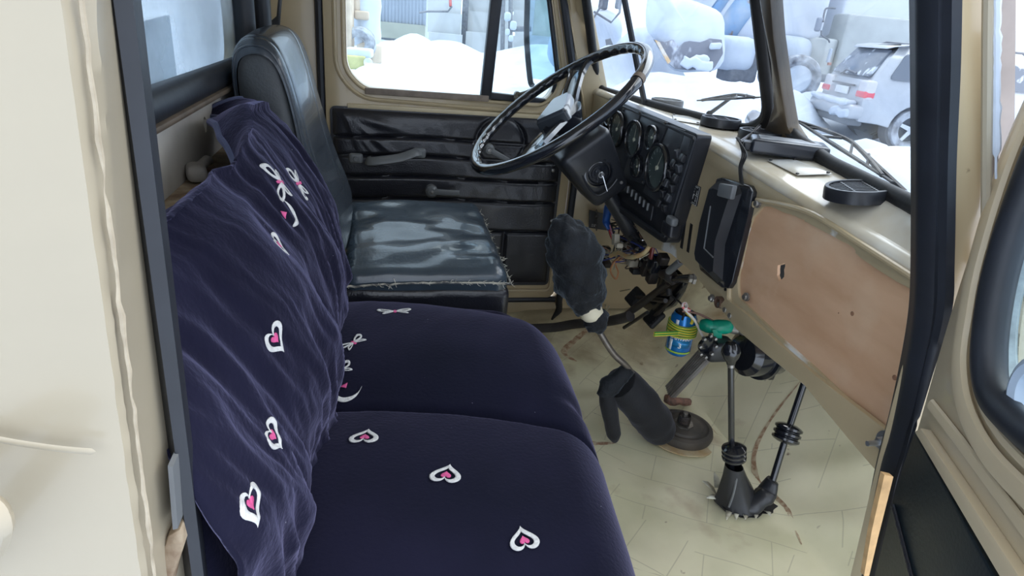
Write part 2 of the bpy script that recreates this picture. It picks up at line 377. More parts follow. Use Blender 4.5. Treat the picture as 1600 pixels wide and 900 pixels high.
b.tube([V(-.155, YF+.005, .10), V(.70, YF+.005, .10)], .012, n=8); build(b, 'trim_5', RUB, kind='structure')

# --- far door
fd = empty('door_1', (.28, YF+.02, .10), kind='structure')
def fdp(x, z, y=YF): return V(x, y, z)
win_px = [V(-.075, YF, 1.40), V(-.075, YF, .905), V(-.02, YF, .850), V(.58, YF, .838), V(.622, YF, .93), V(.50, YF, 1.40)]
winf = rounded(win_px, [.05, .07, .07, .07, .06, .05], 5)
outer = rounded([V(-.142, YF, .105), V(xfd(.1)-.004, YF, .105), V(xfd(.55)-.004, YF, .55), V(xfd(.80)-.004, YF, .80), V(xfd(1.2)-.004, YF, 1.2), V(xfd(1.44)-.004, YF, 1.44), V(-.142, YF, 1.44)], [.05, .05, 0, 0, 0, .03, .03], 5)
b = B(); b.prism(outer, (0, .05, 0), [winf]); build(b, 'door_frame', PAINT, fd, bevel=.006)
# pressed bead around the window opening and a strip under it
ctr = V(.25, YF, 1.12)
def scl(pts, d):
    out = []
    N = len(pts)
    for i, p in enumerate(pts):
        t = (pts[(i+1) % N]-pts[i-1]).normalized(); n = V(-t.z, 0, t.x)
        if n.dot(p-ctr) < 0: n = -n
        out.append(p+n*d)
    return out
b = B(); b.tube(scl(winf, .034), .007, n=8, closed=True); b.tube(scl(winf, .010), .006, n=8, closed=True); build(b, 'pressed_bead', PAINT, fd)
b = B(); b.box((.275, YF-.002, .793), (.70, .012, .014)); build(b, 'trim_strip', mat('cream_strip', (.62, .52, .34), .4), fd, bevel=.002)
b = B(); b.box((.18, YF-.003, .842), (.40, .014, .020)); build(b, 'window_channel', mat('bare_channel', (.30, .24, .19), .6, var=.3, vscale=30), fd, bevel=.002)
b = B(); b.prism(scl(winf, -.001), (0, .004, 0)); b.v = [q+V(0, .028, 0) for q in b.v]; build(b, 'window_pane', G1, fd)
# divider of the quarter light, its rubber frame and latch
qd = [V(.395, YF+.012, 1.40), V(.372, YF+.012, .846)]
b = B(); b.box((.383, YF+.008, 1.12), (.036, .03, .56), R=Matrix.Rotation(.042, 3, 'Y'))
b.prism([V(.385, YF+.0, .862), V(.595, YF, .852), V(.60, YF, .836), V(.385, YF, .834)], (0, .03, 0))
b.tube([V(.60, YF+.006, .86), V(.612, YF+.006, .93), V(.56, YF+.006, 1.14), V(.49, YF+.006, 1.40)], .008, n=8)
build(b, 'quarter_light_frame', RUB, fd, bevel=.003)
b = B(); qa = [P(823, -60, y=YF+.07), P(824, 0, y=YF+.07), P(823, 60, y=YF+.07), P(828, 122, y=YF+.06), P(832, 134, y=YF+.05)]
b.tube(smooth(qa, 5), .010, n=10); build(b, 'quarter_light_edge', RUB, fd)
b = B(); b.prism([qa[0], qa[1], qa[3], P(866, 128, y=YF+.045), P(868, 110, y=YF+.045), P(846, -60, y=YF+.05)], (0, .003, 0)); build(b, 'quarter_light_pane', glass('quarter_glass', tint=(.74, .86, .95), haze=.15), fd)
b = B(); b.lathe([(0, -.02), (.011, -.02), (.011, 0), (0, 0)], V(.475, YF-.002, .862), (0, 1, 0), 12); b.tube([V(.475, YF-.016, .862), V(.50, YF-.03, .873), V(.535, YF-.028, .892)], [.006, .006, .004]); b.rbox((.475, YF-.012, .848), (.022, .02, .016), .005)
build(b, 'window_latch', mat('tarnished_latch', (.20, .18, .14), .45, metal=.6, var=.4, vscale=60), fd)
# quilted trim panel: padded surface with horizontal channels
def quilt(x, z):
    rows = [.175, .385, .495, .570, .640, .700, .785]
    d = 0
    for r in rows[1:-1]: d = max(d, math.exp(-((z-r-.004*math.sin(x*9))/.0045)**2))
    if z < .385: d = max(d, math.exp(-((x-.47)/.006)**2))
    cx, cz, R = .43, .70, .085
    q = abs(math.hypot((x-cx), (z-cz))-R); d = max(d, math.exp(-(q/.005)**2)) if math.hypot(x-cx, z-cz) < R+.01 else d
    inside = math.hypot(x-cx, z-cz) < R
    w = 0
    for i in range(5):                                                                       # gathers at the rear top corner
        w += .006*math.exp(-((z-.77+(x+.09)*(1.1-.25*i)*2.2)/.014)**2)*max(0, 1-abs(x-.02)/.13)*max(0, min(1, (z-.60)/.1))
    w += .0018*nz(x*12+z*5, z*8, 3) + .0008*nz(x*30, z*16, 5)
    edge = min(x+.125, .655-x, z-.175, .785-z); e = 1-math.exp(-max(0, edge)/.012)
    return (.017*e)*(1-.85*d) - (.004 if inside else 0) + w*e
b = B(); xs = [-.125+.78*i/150 for i in range(151)]; zs = [.175+.61*j/130 for j in range(131)]
b.grid([[V(x, YF-.004-quilt(x, z), z) for z in zs] for x in xs]); build(b, 'trim_panel', VIN, fd, angle=80)
b = B(); b.prism(rounded([V(-.13, YF-.001, .165), V(.662, YF-.001, .165), V(.662, YF-.001, .79), V(-.13, YF-.001, .79)], .02), (0, -.006, 0)); build(b, 'panel_backing', VIN, fd)
b = B(); b.tube(rounded([V(-.12, YF-.004, .142), V(.66, YF-.004, .142), V(.672, YF-.004, .155), V(.672, YF-.004, .30)], [0, .03, .02, 0]), .006); build(b, 'pressed_rib', PAINT, fd)
# pull handle
hl0, hl1 = P(575, 248, y=YF-.03), P(655, 240, y=YF-.03)
b = B(); mid = [hl0+V(0, .0, -.004), hl0+V(.012, -.020, -.004), hl0.lerp(hl1, .6)+V(0, -.022, -.003), hl1+V(-.02, -.018, .004), hl1+V(0, .0, .003)]
b.tube(smooth(mid, 5), .016, n=10, flat=.45, up=(0, 1, 0)); build(b, 'pull_handle', PLH, fd)
for q in (P(556, 248, y=YF-.03), hl1):
    b = B(); b.rbox(q+V(0, .008, 0), (.045, .02, .034), .009); b.lathe([(0, -.006), (.007, -.006), (.009, 0)], q+V(0, -.002, 0), (0, 1, 0), 10); build(b, 'handle_mount', PLH, fd)
def crank(c, tip, name, r):
    b = B(); b.lathe([(0, -.022), (r*.6, -.022), (r, -.012), (r, .012)], c, (0, 1, 0), 18); b.tube([c+V(0, -.014, 0), c.lerp(tip, .5)+V(0, -.026, 0), tip+V(0, -.03, 0)], [r*.55, r*.5, r*.42], n=8, flat=.6, up=(0, 1, 0))
    o = build(b, name, PLH, fd)
    b = B(); b.lathe([(0, -.027), (r*.3, -.026), (r*.33, -.021)], c, (0, 1, 0), 10); build(b, 'screw', STE, o)
crank(P(674, 298, y=YF-.034), P(716, 298, y=YF-.034), 'door_lever', .021)
crank(P(763, 233, y=YF-.034), P(792, 248, y=YF-.034), 'window_crank', .020)
for px, py in ((864, 266), (862, 345)): b = B(); b.lathe([(0, -.006), (.006, -.004), (.007, 0)], P(px, py, y=YF-.02), (0, 1, 0), 8); build(b, 'panel_screw', STE, fd)

# --- windscreen: two flat panes meeting in a V, leaning back
LEAN = .46
def wsx(y): return .93-.262*abs(y-1.28)*(1 if y < 1.28 else .72)
ZB = .885
def WS(y, z, d=0): return V(wsx(y)-LEAN*(z-ZB)+d, y, z)
def ws_pane(ya, yb):
    a = WS(ya, ZB); c = WS(yb, ZB); u = (c-a).normalized(); w = V(-LEAN, 0, 1); w = (w-w.dot(u)*u*0).normalized(); n = u.cross(w).normalized()
    return a, n
panes = []
for idx, (px, ya, yb) in enumerate((([(908, -60), (934, 140), (1000, 160), (1170, 206), (1203, 185), (1176, -60)], 1.34, 2.0), ([(1192, -60), (1228, 205), (1300, 258), (1440, 329), (1560, 395), (1530, -60)], .45, 1.22))):
    pt, n = ws_pane(ya, yb)
    pts = [PP(x, y, pt, n) for x, y in px]
    r = [.06, .05, .02, .07, .06, .06] if idx == 0 else [.06, .08, .02, .02, .05, .06]
    pts = rounded(pts, r, 5); panes.append((pts, n, pt))
    w = empty('window_%d' % (idx+2), pts[len(pts)//2], kind='structure')
    nn = n if n.x < 0 else -n
    b = B(); b.tube(pts, .017, n=12, closed=True, flat=.8, up=nn); b.tube([q+nn*.006 for q in pts], .009, n=8, closed=True); build(b, 'window_gasket', RUBD, w)
    b = B(); b.prism(pts, -nn*.004); build(b, 'window_pane', G2, w)
    if idx == 0:
        b = B(); b.tube([PP(970, -30, pt+nn*.008, n), PP(1008, 166, pt+nn*.008, n)], .009, n=8); build(b, 'divider_bar', RUB, w)
# centre pillar (flared foot), header and far/near pillars of the windscreen frame
nP = (panes[0][1]+panes[1][1]).normalized(); nP = nP if nP.x < 0 else -nP
pc = WS(1.28, ZB)+V(-.030, 0, 0)
b = B(); ol = [PP(x, y, pc, nP) for x, y in ((1176, -60), (1188, 20), (1203, 100), (1207, 165), (1196, 200), (1178, 214), (1150, 216), (1290, 262), (1250, 232), (1230, 200), (1221, 150), (1208, 60), (1198, -60))]
b.prism(ol, -nP*.03); BRN = mat('brown_worn_pillar', (.13, .095, .06), .3, col2=(.05, .04, .03), vscale=9, coat=.4, stretch=(1, 1, .3)); build(b, 'trim_6', BRN, kind='structure', bevel=.006)
b = B()
b.prism([WS(.36, 1.36), WS(1.28, 1.36), WS(1.28, 1.52), WS(.36, 1.52)], (.03, 0, 0)); b.prism([WS(1.28, 1.36), WS(2.12, 1.36), WS(2.12, 1.52), WS(1.28, 1.52)], (.03, 0, 0))
pt, n = panes[0][2], panes[0][1]
ol = [PP(x, y, pt, n) for x, y in ((880, -60), (912, 120), (935, 170), (985, 170), (960, 158), (936, 140), (921, 110), (905, -60))]
b.prism(ol, (-.02, .02, 0)); build(b, 'wall_front', PAINT, kind='structure', bevel=.004)
# A-pillar inner of the far side joining door seal and windscreen
b = B(); fa = [V(xfd(z)+.03, YF-.015, z) for z in (.74, .88, 1.0, 1.2, 1.42)]; fb = [PP(x, y, pt, n)+V(-.006, 0, 0) for x, y in ((945, 178), (932, 152), (922, 115), (912, 60), (898, -60))]
b.grid([fa, [a.lerp(c, .35)+V(-.02, -.02, 0) for a, c in zip(fa, fb)], [a.lerp(c, .75)+V(-.022, -.012, 0) for a, c in zip(fa, fb)], fb]); build(b, 'trim_7', PAINT, kind='structure', solid=.004)
# firewall, cowl under the glass
b = B(); b.prism([V(1.42, .36, -.1), V(1.42, 2.14, -.1), V(1.42, 2.14, .74), V(1.42, .36, .74)], (.02, 0, 0)); build(b, 'wall_firewall', mat('dark_firewall', (.10, .09, .07), .6, var=.4), kind='structure')
b = B(); rows = [[V(wsx(y)+d+.005, y, z) for y in [.36+1.78*k/30 for k in range(31)]] for d, z in ((0, .872), (.04, .82), (.5, .79))]
b.grid(rows); build(b, 'wall_cowl', PAINTL, kind='structure', solid=.01)
# belt / hinge bracket in the rear far corner
bk = empty('belt_bracket', (-.27, 1.90, .93), 'dark grey belt guide bracket in the rear corner above the driver seat', 'bracket')
b = B(); b.rbox((-.268, 1.80, 1.08), (.035, .06, .30), .012); build(b, 'guide_post', RUB, bk)
b = B(); A = [P(x, y, y=1.97) for x, y in ((413, -20), (413, 52), (436, 52), (440, 0), (436, -20), (432, 25), (424, 32), (420, 5), (419, -20))]; b.prism(A, (0, .012, 0)); build(b, 'slotted_plate', PLA, bk, bevel=.001)

# ---------------------------------------------------------------- NEAR SIDE: pillar, skin, seal, sill
def col(pxa, pxb, y, z0=-.25, z1=1.5):
    """a straight sloping line on plane y through two pixels, extended to z0..z1"""
    a, c = P(*pxa, y=y), P(*pxb, y=y); d = (c-a)/(c.z-a.z); return a+d*(z0-a.z), a+d*(z1-a.z)
def strip(lines, n=24, fn=None):
    rows = []
    for lo, hi in lines: rows.append([lo.lerp(hi, k/n) + (fn(len(rows), k/n) if fn else V(0, 0, 0)) for k in range(n+1)])
    return rows
LA = col((96, 0), (196, 720), .335); LA2 = col((112, 0), (208, 720), .340); LB = col((150, 0), (214, 800), .352); LB2 = col((156, 0), (222, 800), .362); LC = col((178, 0), (282, 860), .405); LD = col((200, 0), (300, 860), .43)
L0 = (LA[0]+V(-1.2, -.01, 0), LA[1]+V(-1.2, -.01, 0)); L00 = (LA[0]+V(-.05, 0, 0), LA[1]+V(-.05, 0, 0))
def wob(i, t):
    z = lerp(-.25, 1.5, t)
    if i == 2: return V(.0006*nz(z*60, 2), .001*nz(z*40, 1)-.001, 0)
    if i == 3: return V(.0012*nz(z*50, 5)+.0006*nz(z*160), .001*nz(z*90, 7)-.001, 0)
    if i == 4: return V(.0016*nz(z*45, 9)+.0008*nz(z*140, 3), 0, 0)
    if i == 1: return V(0, 0, 0)
    return V(0, 0, 0)
b = B(); b.grid(strip([L0, L00, LA, LA2, LB, LB2, LC, LD, (LD[0]+V(-.2, .02, 0), LD[1]+V(-.2, .02, 0))], 300, wob))
build(b, 'wall_near', PAINTL, kind='structure', angle=25)
b = B(); gl_ = [LA2[0].lerp(LA2[1], k/200)+V(.004+.0015*nz(k*.6, 2), -.0005, 0) for k in range(201)]; b.tube(gl_, [max(.0002, .0012+.0016*nz(k*.35, 8)) for k in range(201)], n=6); build(b, 'trim_15', mat('weld_grime', (.30, .25, .18), .8, col2=(.42, .36, .27), vscale=60), kind='structure')
# a rain bead pressed into the skin, scuff marks
b = B(); pl = [P(x, y, y=.3265) for x, y in ((-120, 670), (-30, 682), (40, 694), (100, 702), (150, 706))]; b.tube(smooth(pl, 5), [.0003]+[.0022]*19+[.0003], n=8, flat=.35, up=(0, 1, 0)); build(b, 'trim_8', PAINTL, kind='structure')
def ribbon(name, lines, mt):
    b = B(); b.grid(strip(lines, 60)); return build(b, name, mt, kind='structure', solid=.003, angle=50)
SA = col((168, 0), (268, 740), .412); SB = col((180, 0), (280, 740), .395); SC1 = col((204, 0), (296, 740), .398); SD = col((216, 0), (303, 740), .42)
ribbon('trim_9', [SA, SB, SC1, SD, (SD[0]+V(-.01, .03, 0), SD[1]+V(-.01, .03, 0))], RUB)
# rusty lower striker bracket and sill end
b = B(); A = [P(x, y, y=.385) for x, y in ((246, 880), (262, 838), (282, 826), (288, 850), (272, 900), (262, 960), (235, 960))]; b.prism(A, (0, .05, 0)); build(b, 'trim_10', RUST, kind='structure', bevel=.003)
b = B(); A = [P(x, y, y=.38) for x, y in ((262, 728), (270, 730), (278, 826), (270, 828))]; b.prism(A, (0, .02, 0)); build(b, 'striker_plate', PLH, label='narrow dark striker plate on the door pillar beside the seal', cat='striker')
# exterior grab handle end, lower left
b = B(); b.tube(smooth([P(-95, 770, y=.32), P(-45, 785, y=.29), P(-14, 800, y=.285), P(-10, 825, y=.285), P(-28, 862, y=.30), P(-75, 900, y=.32)], 5), .006, n=10, flat=1.6); build(b, 'grab_handle', PAINTL, label='pale painted outside grab handle at the lower left beside the door pillar', cat='handle')

# ---------------------------------------------------------------- NEAR A-PILLAR, its seal
YA = .44
sealL = [(1437, -60), (1438, 100), (1438, 250), (1437, 400), (1433, 500), (1418, 590), (1398, 680), (1380, 745), (1362, 830), (1345, 920), (1330, 1000)]
sealR = [(1492, -60), (1490, 100), (1484, 250), (1482, 400), (1478, 480), (1447, 580), (1420, 670), (1398, 745), (1376, 830), (1357, 920), (1340, 1000)]
l1 = smooth([P(x, y, y=YA+.01) for x, y in sealL], 6); l4 = smooth([P(x, y, y=YA-.005) for x, y in sealR], 6)
b = B(); b.grid([[q+V(.02, .03, 0) for q in l1], l1, [a.lerp(c, .22)+V(0, -.010, 0) for a, c in zip(l1, l4)], [a.lerp(c, .45)+V(0, -.006, 0) for a, c in zip(l1, l4)], [a.lerp(c, .55)+V(0, -.012, 0) for a, c in zip(l1, l4)], [a.lerp(c, .9)+V(0, -.008, 0) for a, c in zip(l1, l4)], l4])
build(b, 'trim_11', RUB, kind='structure', solid=.003, angle=60)
b = B(); A = [P(x, y, y=YA) for x, y in ((1488, -60), (1484, 250), (1480, 420), (1470, 520), (1440, 600), (1400, 745), (1350, 940), (1700, 940), (1620, 700), (1535, 400), (1540, 150), (1541, -60))]
b.prism(A, (0, .03, 0)); build(b, 'wall_pillar', PAINT, kind='structure', bevel=.004)
# drip rail with snow crust at the pillar's outer edge
b = B(); A = [P(1545, -60, y=YA-.01), P(1543, 60, y=YA-.01), P(1541, 290, y=YA-.01), P(1540, 420, y=YA-.01)]; b.tube(A, .004, n=8); build(b, 'trim_12', PAINTL, kind='structure')
b = B(); sp = [P(1556+1.5*nz(k*.7, 3), -40+k*11, y=YA-.012) for k in range(30)]; b.tube(sp, [.0035+.0018*nz(k*1.3) if k < 26 else .001 for k in range(30)], n=8); build(b, 'snow_crust', SNOW, label='thin crust of snow stuck along the gutter of the right pillar', cat='snow')
b = B(); b.prism([P(1560, -60, y=.50), P(1560, 420, y=.50), P(1584, 330, y=.50), P(1588, -60, y=.50)], (0, .02, 0)); build(b, 'trim_13', mat('mauve_fender_edge', (.36, .31, .29), .6, var=.3, vscale=14), kind='structure')
# orange foam where the seal has peeled at the bottom
b = B(); A = [P(x, y, y=YA-.012) for x, y in ((1382, 742), (1396, 745), (1372, 840), (1358, 900), (1350, 900), (1362, 830))]; b.prism(A, (0, .006, 0)); build(b, 'trim_14', mat('peeled_foam', (.58, .36, .16), .85, var=.3, vscale=50, bump=.4), kind='structure')

# ---------------------------------------------------------------- OPEN NEAR DOOR
dH = P(1400, 760, y=.40); dd = V(-.44, -.90, 0).normalized(); dn = V(.90, -.44, 0); dn = dn if dn.dot(CAM-dH) > 0 else -dn
def D(px, py, off=0): return PP(px, py, dH+dn*off, dn)
nd = empty('door_2', (dH.x, dH.y, .05), kind='structure')
edge = [(1672, 30), (1602, 178), (1562, 272), (1528, 360), (1500, 445), (1470, 545), (1443, 640), (1420, 720), (1400, 800), (1378, 870), (1350, 990)]
far_ = [(2600, 1100), (2300, 30)]
hole = [(1720, 60), (1640, 210), (1592, 330), (1562, 430), (1547, 520), (1546, 580), (1558, 625), (1590, 662), (1640, 700), (1760, 760), (2000, 700), (2000, 60)]
ho = smooth([D(*q) for q in hole[:10]], 5) + [D(*q) for q in hole[10:]]
b = B(); b.prism(smooth([D(*q) for q in edge], 4)+[D(*q) for q in far_], -dn*.035, [ho]); build(b, 'door_frame', DOORP, nd, bevel=.008)
b = B(); fl = smooth([D(x, y, .004) for x, y in ((1668, 50), (1582, 230), (1528, 400), (1508, 500), (1500, 570), (1510, 640), (1545, 710), (1610, 780), (1700, 860))], 6); b.tube(fl, .010, n=8, flat=.5, up=dn)
fl = smooth([D(x, y, .004) for x, y in ((1690, 60), (1608, 230), (1552, 390), (1528, 500), (1524, 570), (1534, 630), (1570, 690), (1640, 760))], 6); b.tube(fl, .004, n=8, flat=.6, up=dn); build(b, 'pressed_bead', DOORP, nd)
b = B(); b.tube(ho, .013, n=10, closed=True, up=dn); build(b, 'window_gasket', RUB, nd)
inn = smooth([D(x, y, -.012) for x, y in ((1740, 60), (1662, 210), (1616, 330), (1585, 430), (1570, 510), (1570, 575), (1582, 618), (1612, 650), (1660, 685), (1780, 745))], 5); b = B(); b.tube(inn, .009, n=8); build(b, 'channel_frame', mat('grey_channel', (.30, .36, .38), .4, var=.4, vscale=60), nd)
b = B(); b.prism([q-dn*.018 for q in ho], -dn*.004); build(b, 'window_pane', G1, nd)
b = B(); b.tube(smooth([D(x, y, -.006) for x, y in ((1660, 560), (1612, 575), (1592, 610), (1596, 650), (1640, 690))], 5), .008, n=8); build(b, 'cable_loop', mat('pale_hose', (.45, .55, .68), .4), nd)
b = B(); A = rounded([D(x, y, .001) for x, y in ((1441, 672), (1446, 690), (1570, 905), (1640, 1030), (1340, 1030), (1376, 905), (1410, 765))], .006); b.prism(A, dn*.006)
build(b, 'trim_panel', mat('smooth_dark_vinyl', (.012, .019, .024), .3, var=.2, bump=.06, bscale=250), nd, bevel=.003)
b = B(); b.tube([D(1395, 790, .008), D(1425, 905, .008), D(1445, 980, .008)], .0035, n=8, flat=.5, up=dn); build(b, 'panel_piping', VIN, nd)
b = B(); A = [D(x, y, .0) for x, y in ((1446, 678), (1456, 672), (1600, 880), (1700, 1030), (1660, 1030), (1585, 905))]; b.prism(A, dn*.010); build(b, 'trim_strip', DOORP, nd, bevel=.003)
b = B(); b.tube([D(1455, 632, .002), D(1500, 690, .002), D(1620, 850, .002)], .006, n=8, flat=.5, up=dn); build(b, 'pressed_rib', DOORP, nd)
# ================================================================ DASHBOARD
XD = .74
def zt(y): return interp([.42, .66, 1.30, 1.89, 2.1], [.800, .824, .878, .898, .90], y)
db = empty('dashboard', (XD, 1.2, .5), 'beige painted metal dashboard with worn paint running under the windscreen', 'dashboard')
ply_px = [(1190, 324), (1172, 350), (1160, 400), (1153, 440), (1155, 464), (1168, 480), (1220, 528), (1273, 576), (1330, 630), (1372, 668), (1389, 682), (1397, 664), (1404, 636), (1420, 590), (1432, 560), (1440, 520), (1437, 467), (1400, 438), (1342, 402), (1334, 388), (1300, 368), (1262, 348), (1253, 342), (1225, 332), (1205, 324)]
ply = [P(x, y, x=XD) for x, y in ply_px]
low = [(1480, 850), (1400, 772), (1326, 686), (1257, 602), (1200, 556), (1150, 514), (1118, 470), (1085, 428), (1048, 396), (1012, 384), (985, 340)]
ys = [2.08, 1.9, 1.6, 1.3, 1.0, .8, .66, .55, .43]
fo = [V(XD, y, zt(y)-.018) for y in ys] + [V(XD, .43, .30)] + [P(x, y, x=XD) for x, y in low] + [V(XD, 2.08, .72)]
hole = [q+V(0, .004*nz(i*2.3, 5), .004*nz(i*1.7, 9)) for i, q in enumerate(smooth(ply, 3, closed=True))]
slots = []
for cx, cy, hh in ((1068, 366, 22), (1078, 372, 22)):
    a = P(cx+3, cy-hh, x=XD); c = P(cx-3, cy+hh, x=XD); slots.append([a+V(0, .006, 0), a+V(0, -.006, 0), c+V(0, -.006, 0), c+V(0, .006, 0)])
b = B(); b.prism(fo, (.012, 0, 0), [hole]); build(b, 'face_panel', DASHP, db, bevel=.0015)
b = B(); prof = []
for t in range(6): a = PI/2*t/5; prof.append((XD+.018*(1-math.cos(a)), -.018+.018*math.sin(a)))
ny = [.43+1.66*k/50 for k in range(51)]
rows = [[V(x, y, zt(y)+dz) for y in ny] for x, dz in prof]
rows += [[V(lerp(XD+.018, wsx(y)-.004, t), y, lerp(zt(y), .880, t**1.1)) for y in ny] for t in (.25, .5, .75, 1)]
b.grid(rows); shelf_bvh = BVHTree.FromPolygons([q.copy() for q in b.v], b.f); build(b, 'top_shelf', DASHT, db, solid=.002)
for sl_ in slots: b = B(); b.prism([q+V(-.0012, 0, 0) for q in sl_], (.001, 0, 0)); build(b, 'dark_slot_strip', RUBD, db)  # flat dark strips on the face, painting the shade of slot openings
# lower lip, raised bead round the glovebox opening, ragged paint edge
b = B(); up_ = [(1480, 756), (1392, 678), (1273, 586), (1220, 540), (1165, 490), (1134, 466)]; dn_ = [(1124, 478), (1152, 512), (1205, 560), (1257, 602), (1326, 686), (1480, 850)]
b.prism([P(x, y, x=XD-.008) for x, y in up_+dn_], (.010, 0, 0)); build(b, 'lower_lip', PAINT, db, bevel=.003)
b = B(); bead = [(1180, 316), (1160, 345), (1147, 400), (1140, 450), (1146, 478), (1200, 528), (1268, 592)]; b.tube(smooth([P(x, y, x=XD-.002) for x, y in bead], 6), .006, n=8)
b.tube(smooth([P(x, y, x=XD-.002) for x, y in ((1183, 312), (1260, 330), (1340, 378), (1446, 446))], 6), .005, n=8); build(b, 'pressed_bead', PAINT, db)
b = B(); kh = [P(1220, 424, x=XD+.004)+V(0, .011*math.cos(a)*(1+.25*math.sin(4*a)), .017*math.sin(a)*(1+.2*math.cos(3*a))) for a in [2*PI*k/16 for k in range(16)]]
c = P(1290, 500, x=XD); bd = [c+(q-c)*1.04+V(.006, 0, 0) for q in ply]
b.prism(bd, (.006, 0, 0), [kh]); pw = build(b, 'plywood_panel', PLY, db, label='reddish brown plywood filling the glovebox opening')
for px, py, r in ((1332, 490, .0075), (1311, 489, .005), (1398, 590, .004)):
    b = B(); b.lathe([(0, -.0012), (r, -.0006), (r*1.1, .001)], P(px, py, x=XD+.006), (1, 0, 0), 14)
    build(b, 'knot', mat('wood_knot', (.33, .17, .10), .7, var=.4, vscale=80), pw)
bolts = [(1140, 408), (1167, 464), (1113, 466), (1144, 493), (1136, 484), (1063, 333), (1127, 476), (1185, 318)]
for px, py in bolts: b = B(); b.lathe([(0, -.008), (.0055, -.008), (.0065, -.004), (.009, -.003), (.009, .001)], P(px, py, x=XD-.002), (1, 0, 0), 10); build(b, 'screw', STE, db)
b = B(); c = P(1386, 691, x=XD-.008); b.lathe([(0, -.004), (.017, -.004), (.018, 0)], c, (1, 0, 0), 20); b.lathe([(0, -.016), (.008, -.016), (.009, -.004)], c, (1, 0, 0), 6); b.lathe([(0, -.034), (.004, -.034), (.0042, -.014)], c, (1, 0, 0), 10); build(b, 'bolt', mat('zinc', (.5, .52, .55), .35, metal=.8), db)
b = B(); c = P(1127, 472, x=XD); b.lathe([(0, .002), (.009, .002), (.009, -.010), (.013, -.010), (.013, .004)], c, (1, 0, 0), 18); build(b, 'bushing', mat('rust_bushing', (.17, .10, .07), .6, metal=.3, var=.4), db)
for px, py, r in ((1176, 316, .006), (1172, 324, .005), (1134, 452, .004)): b = B(); b.lathe([(.0, -.002), (r, -.002), (r, .0)], P(px, py, x=XD), (1, 0, 0), 10); build(b, 'screw_hole', RUBD, db)
# label plate with arrows
c = P(1087, 305, x=XD-.002); b = B(); b.box(c, (.003, .030, .046)); b.v = [q+V(0, (q.z-c.z)*0, 0) for q in b.v]; pl8 = build(b, 'label_plate', PLA, db, bevel=.0008)
b = B()
for dy, dz, s_ in ((.007, .010, 1), (-.007, .008, -1), (.007, -.006, 1), (-.006, -.008, -1)):
    q = c+V(-.0022, dy, dz); b.box(q, (.0006, .0012, .009)); b.prism([q+V(0, -.003, s_*.003), q+V(0, .003, s_*.003), q+V(0, 0, s_*.007)], (.0005, 0, 0))
for dy, dz, w in ((0, .019, .016), (.006, .001, .01), (-.007, 0, .009), (0, -.018, .014)): b.box(c+V(-.0022, dy, dz), (.0006, w, .0016))
for dy in (-.0138, .0138): b.box(c+V(-.0018, dy, 0), (.0006, .001, .044))
for dz in (-.0215, .0215): b.box(c+V(-.0018, 0, dz), (.0006, .028, .001))
build(b, 'plate_markings', mat('plate_white', (.55, .56, .56), .5), pl8)
# dashboard top: plates and oval air vents
def dtop(px, py):
    h = shelf_bvh.ray_cast(CAM, ray(px, py).normalized())
    if h[0] is not None: return h[0]+V(0, 0, .001)
    q = P(px, py, z=.865)
    for _ in range(6):
        t = (q.x-XD)/(wsx(q.y)-XD) if wsx(q.y) > XD+.01 else .5
        t = max(0, min(1, t)); q = P(px, py, z=lerp(zt(q.y), .880, t))
    return q
PLT = mat('white_plate', (.62, .63, .62), .3, col2=(.5, .46, .38), vscale=14, coat=.4)
for quad in (((1198, 253), (1240, 252), (1300, 275), (1245, 277)), ((1050, 181), (1098, 186), (1092, 196), (1052, 190))):
    A = [dtop(*q)+V(0, 0, .002) for q in quad]; b = B(); b.prism(A, (0, 0, .0015)); cp = build(b, 'cover_plate', PLT, db, bevel=.0005)
    for q in A:
        b = B(); ce = sum(A, V(0, 0, 0))/4; b.lathe([(.0035, 0), (.003, .002), (0, .003)], q.lerp(ce, .12)+V(0, 0, .0015), (0, 0, 1), 8); build(b, 'screw', DST, cp)
def vent(px, py, ang, L=.105, Wd=.118, full=True):
    c = dtop(px, py)+V(0, 0, .008); tl = math.atan2(.02, .1); R = rotz(ang)
    hn = shelf_bvh.ray_cast(c+V(0, 0, .1), V(0, 0, -1))[1] or V(0, 0, 1); hn = (hn if hn.z > 0 else -hn).lerp(V(0, 0, 1), .75).normalized(); ya = R@V(0, 1, 0); R = basis(ya.cross(hn), ya)
    el = lambda s, h, n=40: [c+R@V(math.cos(2*PI*k/n)*Wd/2*s, math.sin(2*PI*k/n)*L/2*s, h) for k in range(n)]
    b = B(); b.grid([el(1, -.004), el(1.0, .012), el(.97, .017), el(.86, .017), el(.84, .010), el(.84, .001)], cv=True)
    o = build(b, 'air_vent', PLA, db, angle=50)
    b = B(); b.prism(el(.85, 0), (0, 0, .003)); build(b, 'vent_floor', RUBD, o)
    b = B()
    for k in range(-4, 5):
        y = k*L*.098; w = Wd*.42*math.sqrt(max(0, 1-(y/(L*.42))**2)); b.box(c+R@V(0, y, .012), (w*2, .0028, .006), R)
    for x in (-.16, .16): b.box(c+R@V(x*Wd*1.0, 0, .0125), (.0028, L*.76, .006), R)
    build(b, 'vent_grille', PLA, o)
vent(1338, 314, -.35, .098, .106); vent(1124, 200, -.30, .10, .10); vent(1041, 168, -.2, .10, .10); vent(1186, 222, -.3, .10, .10)

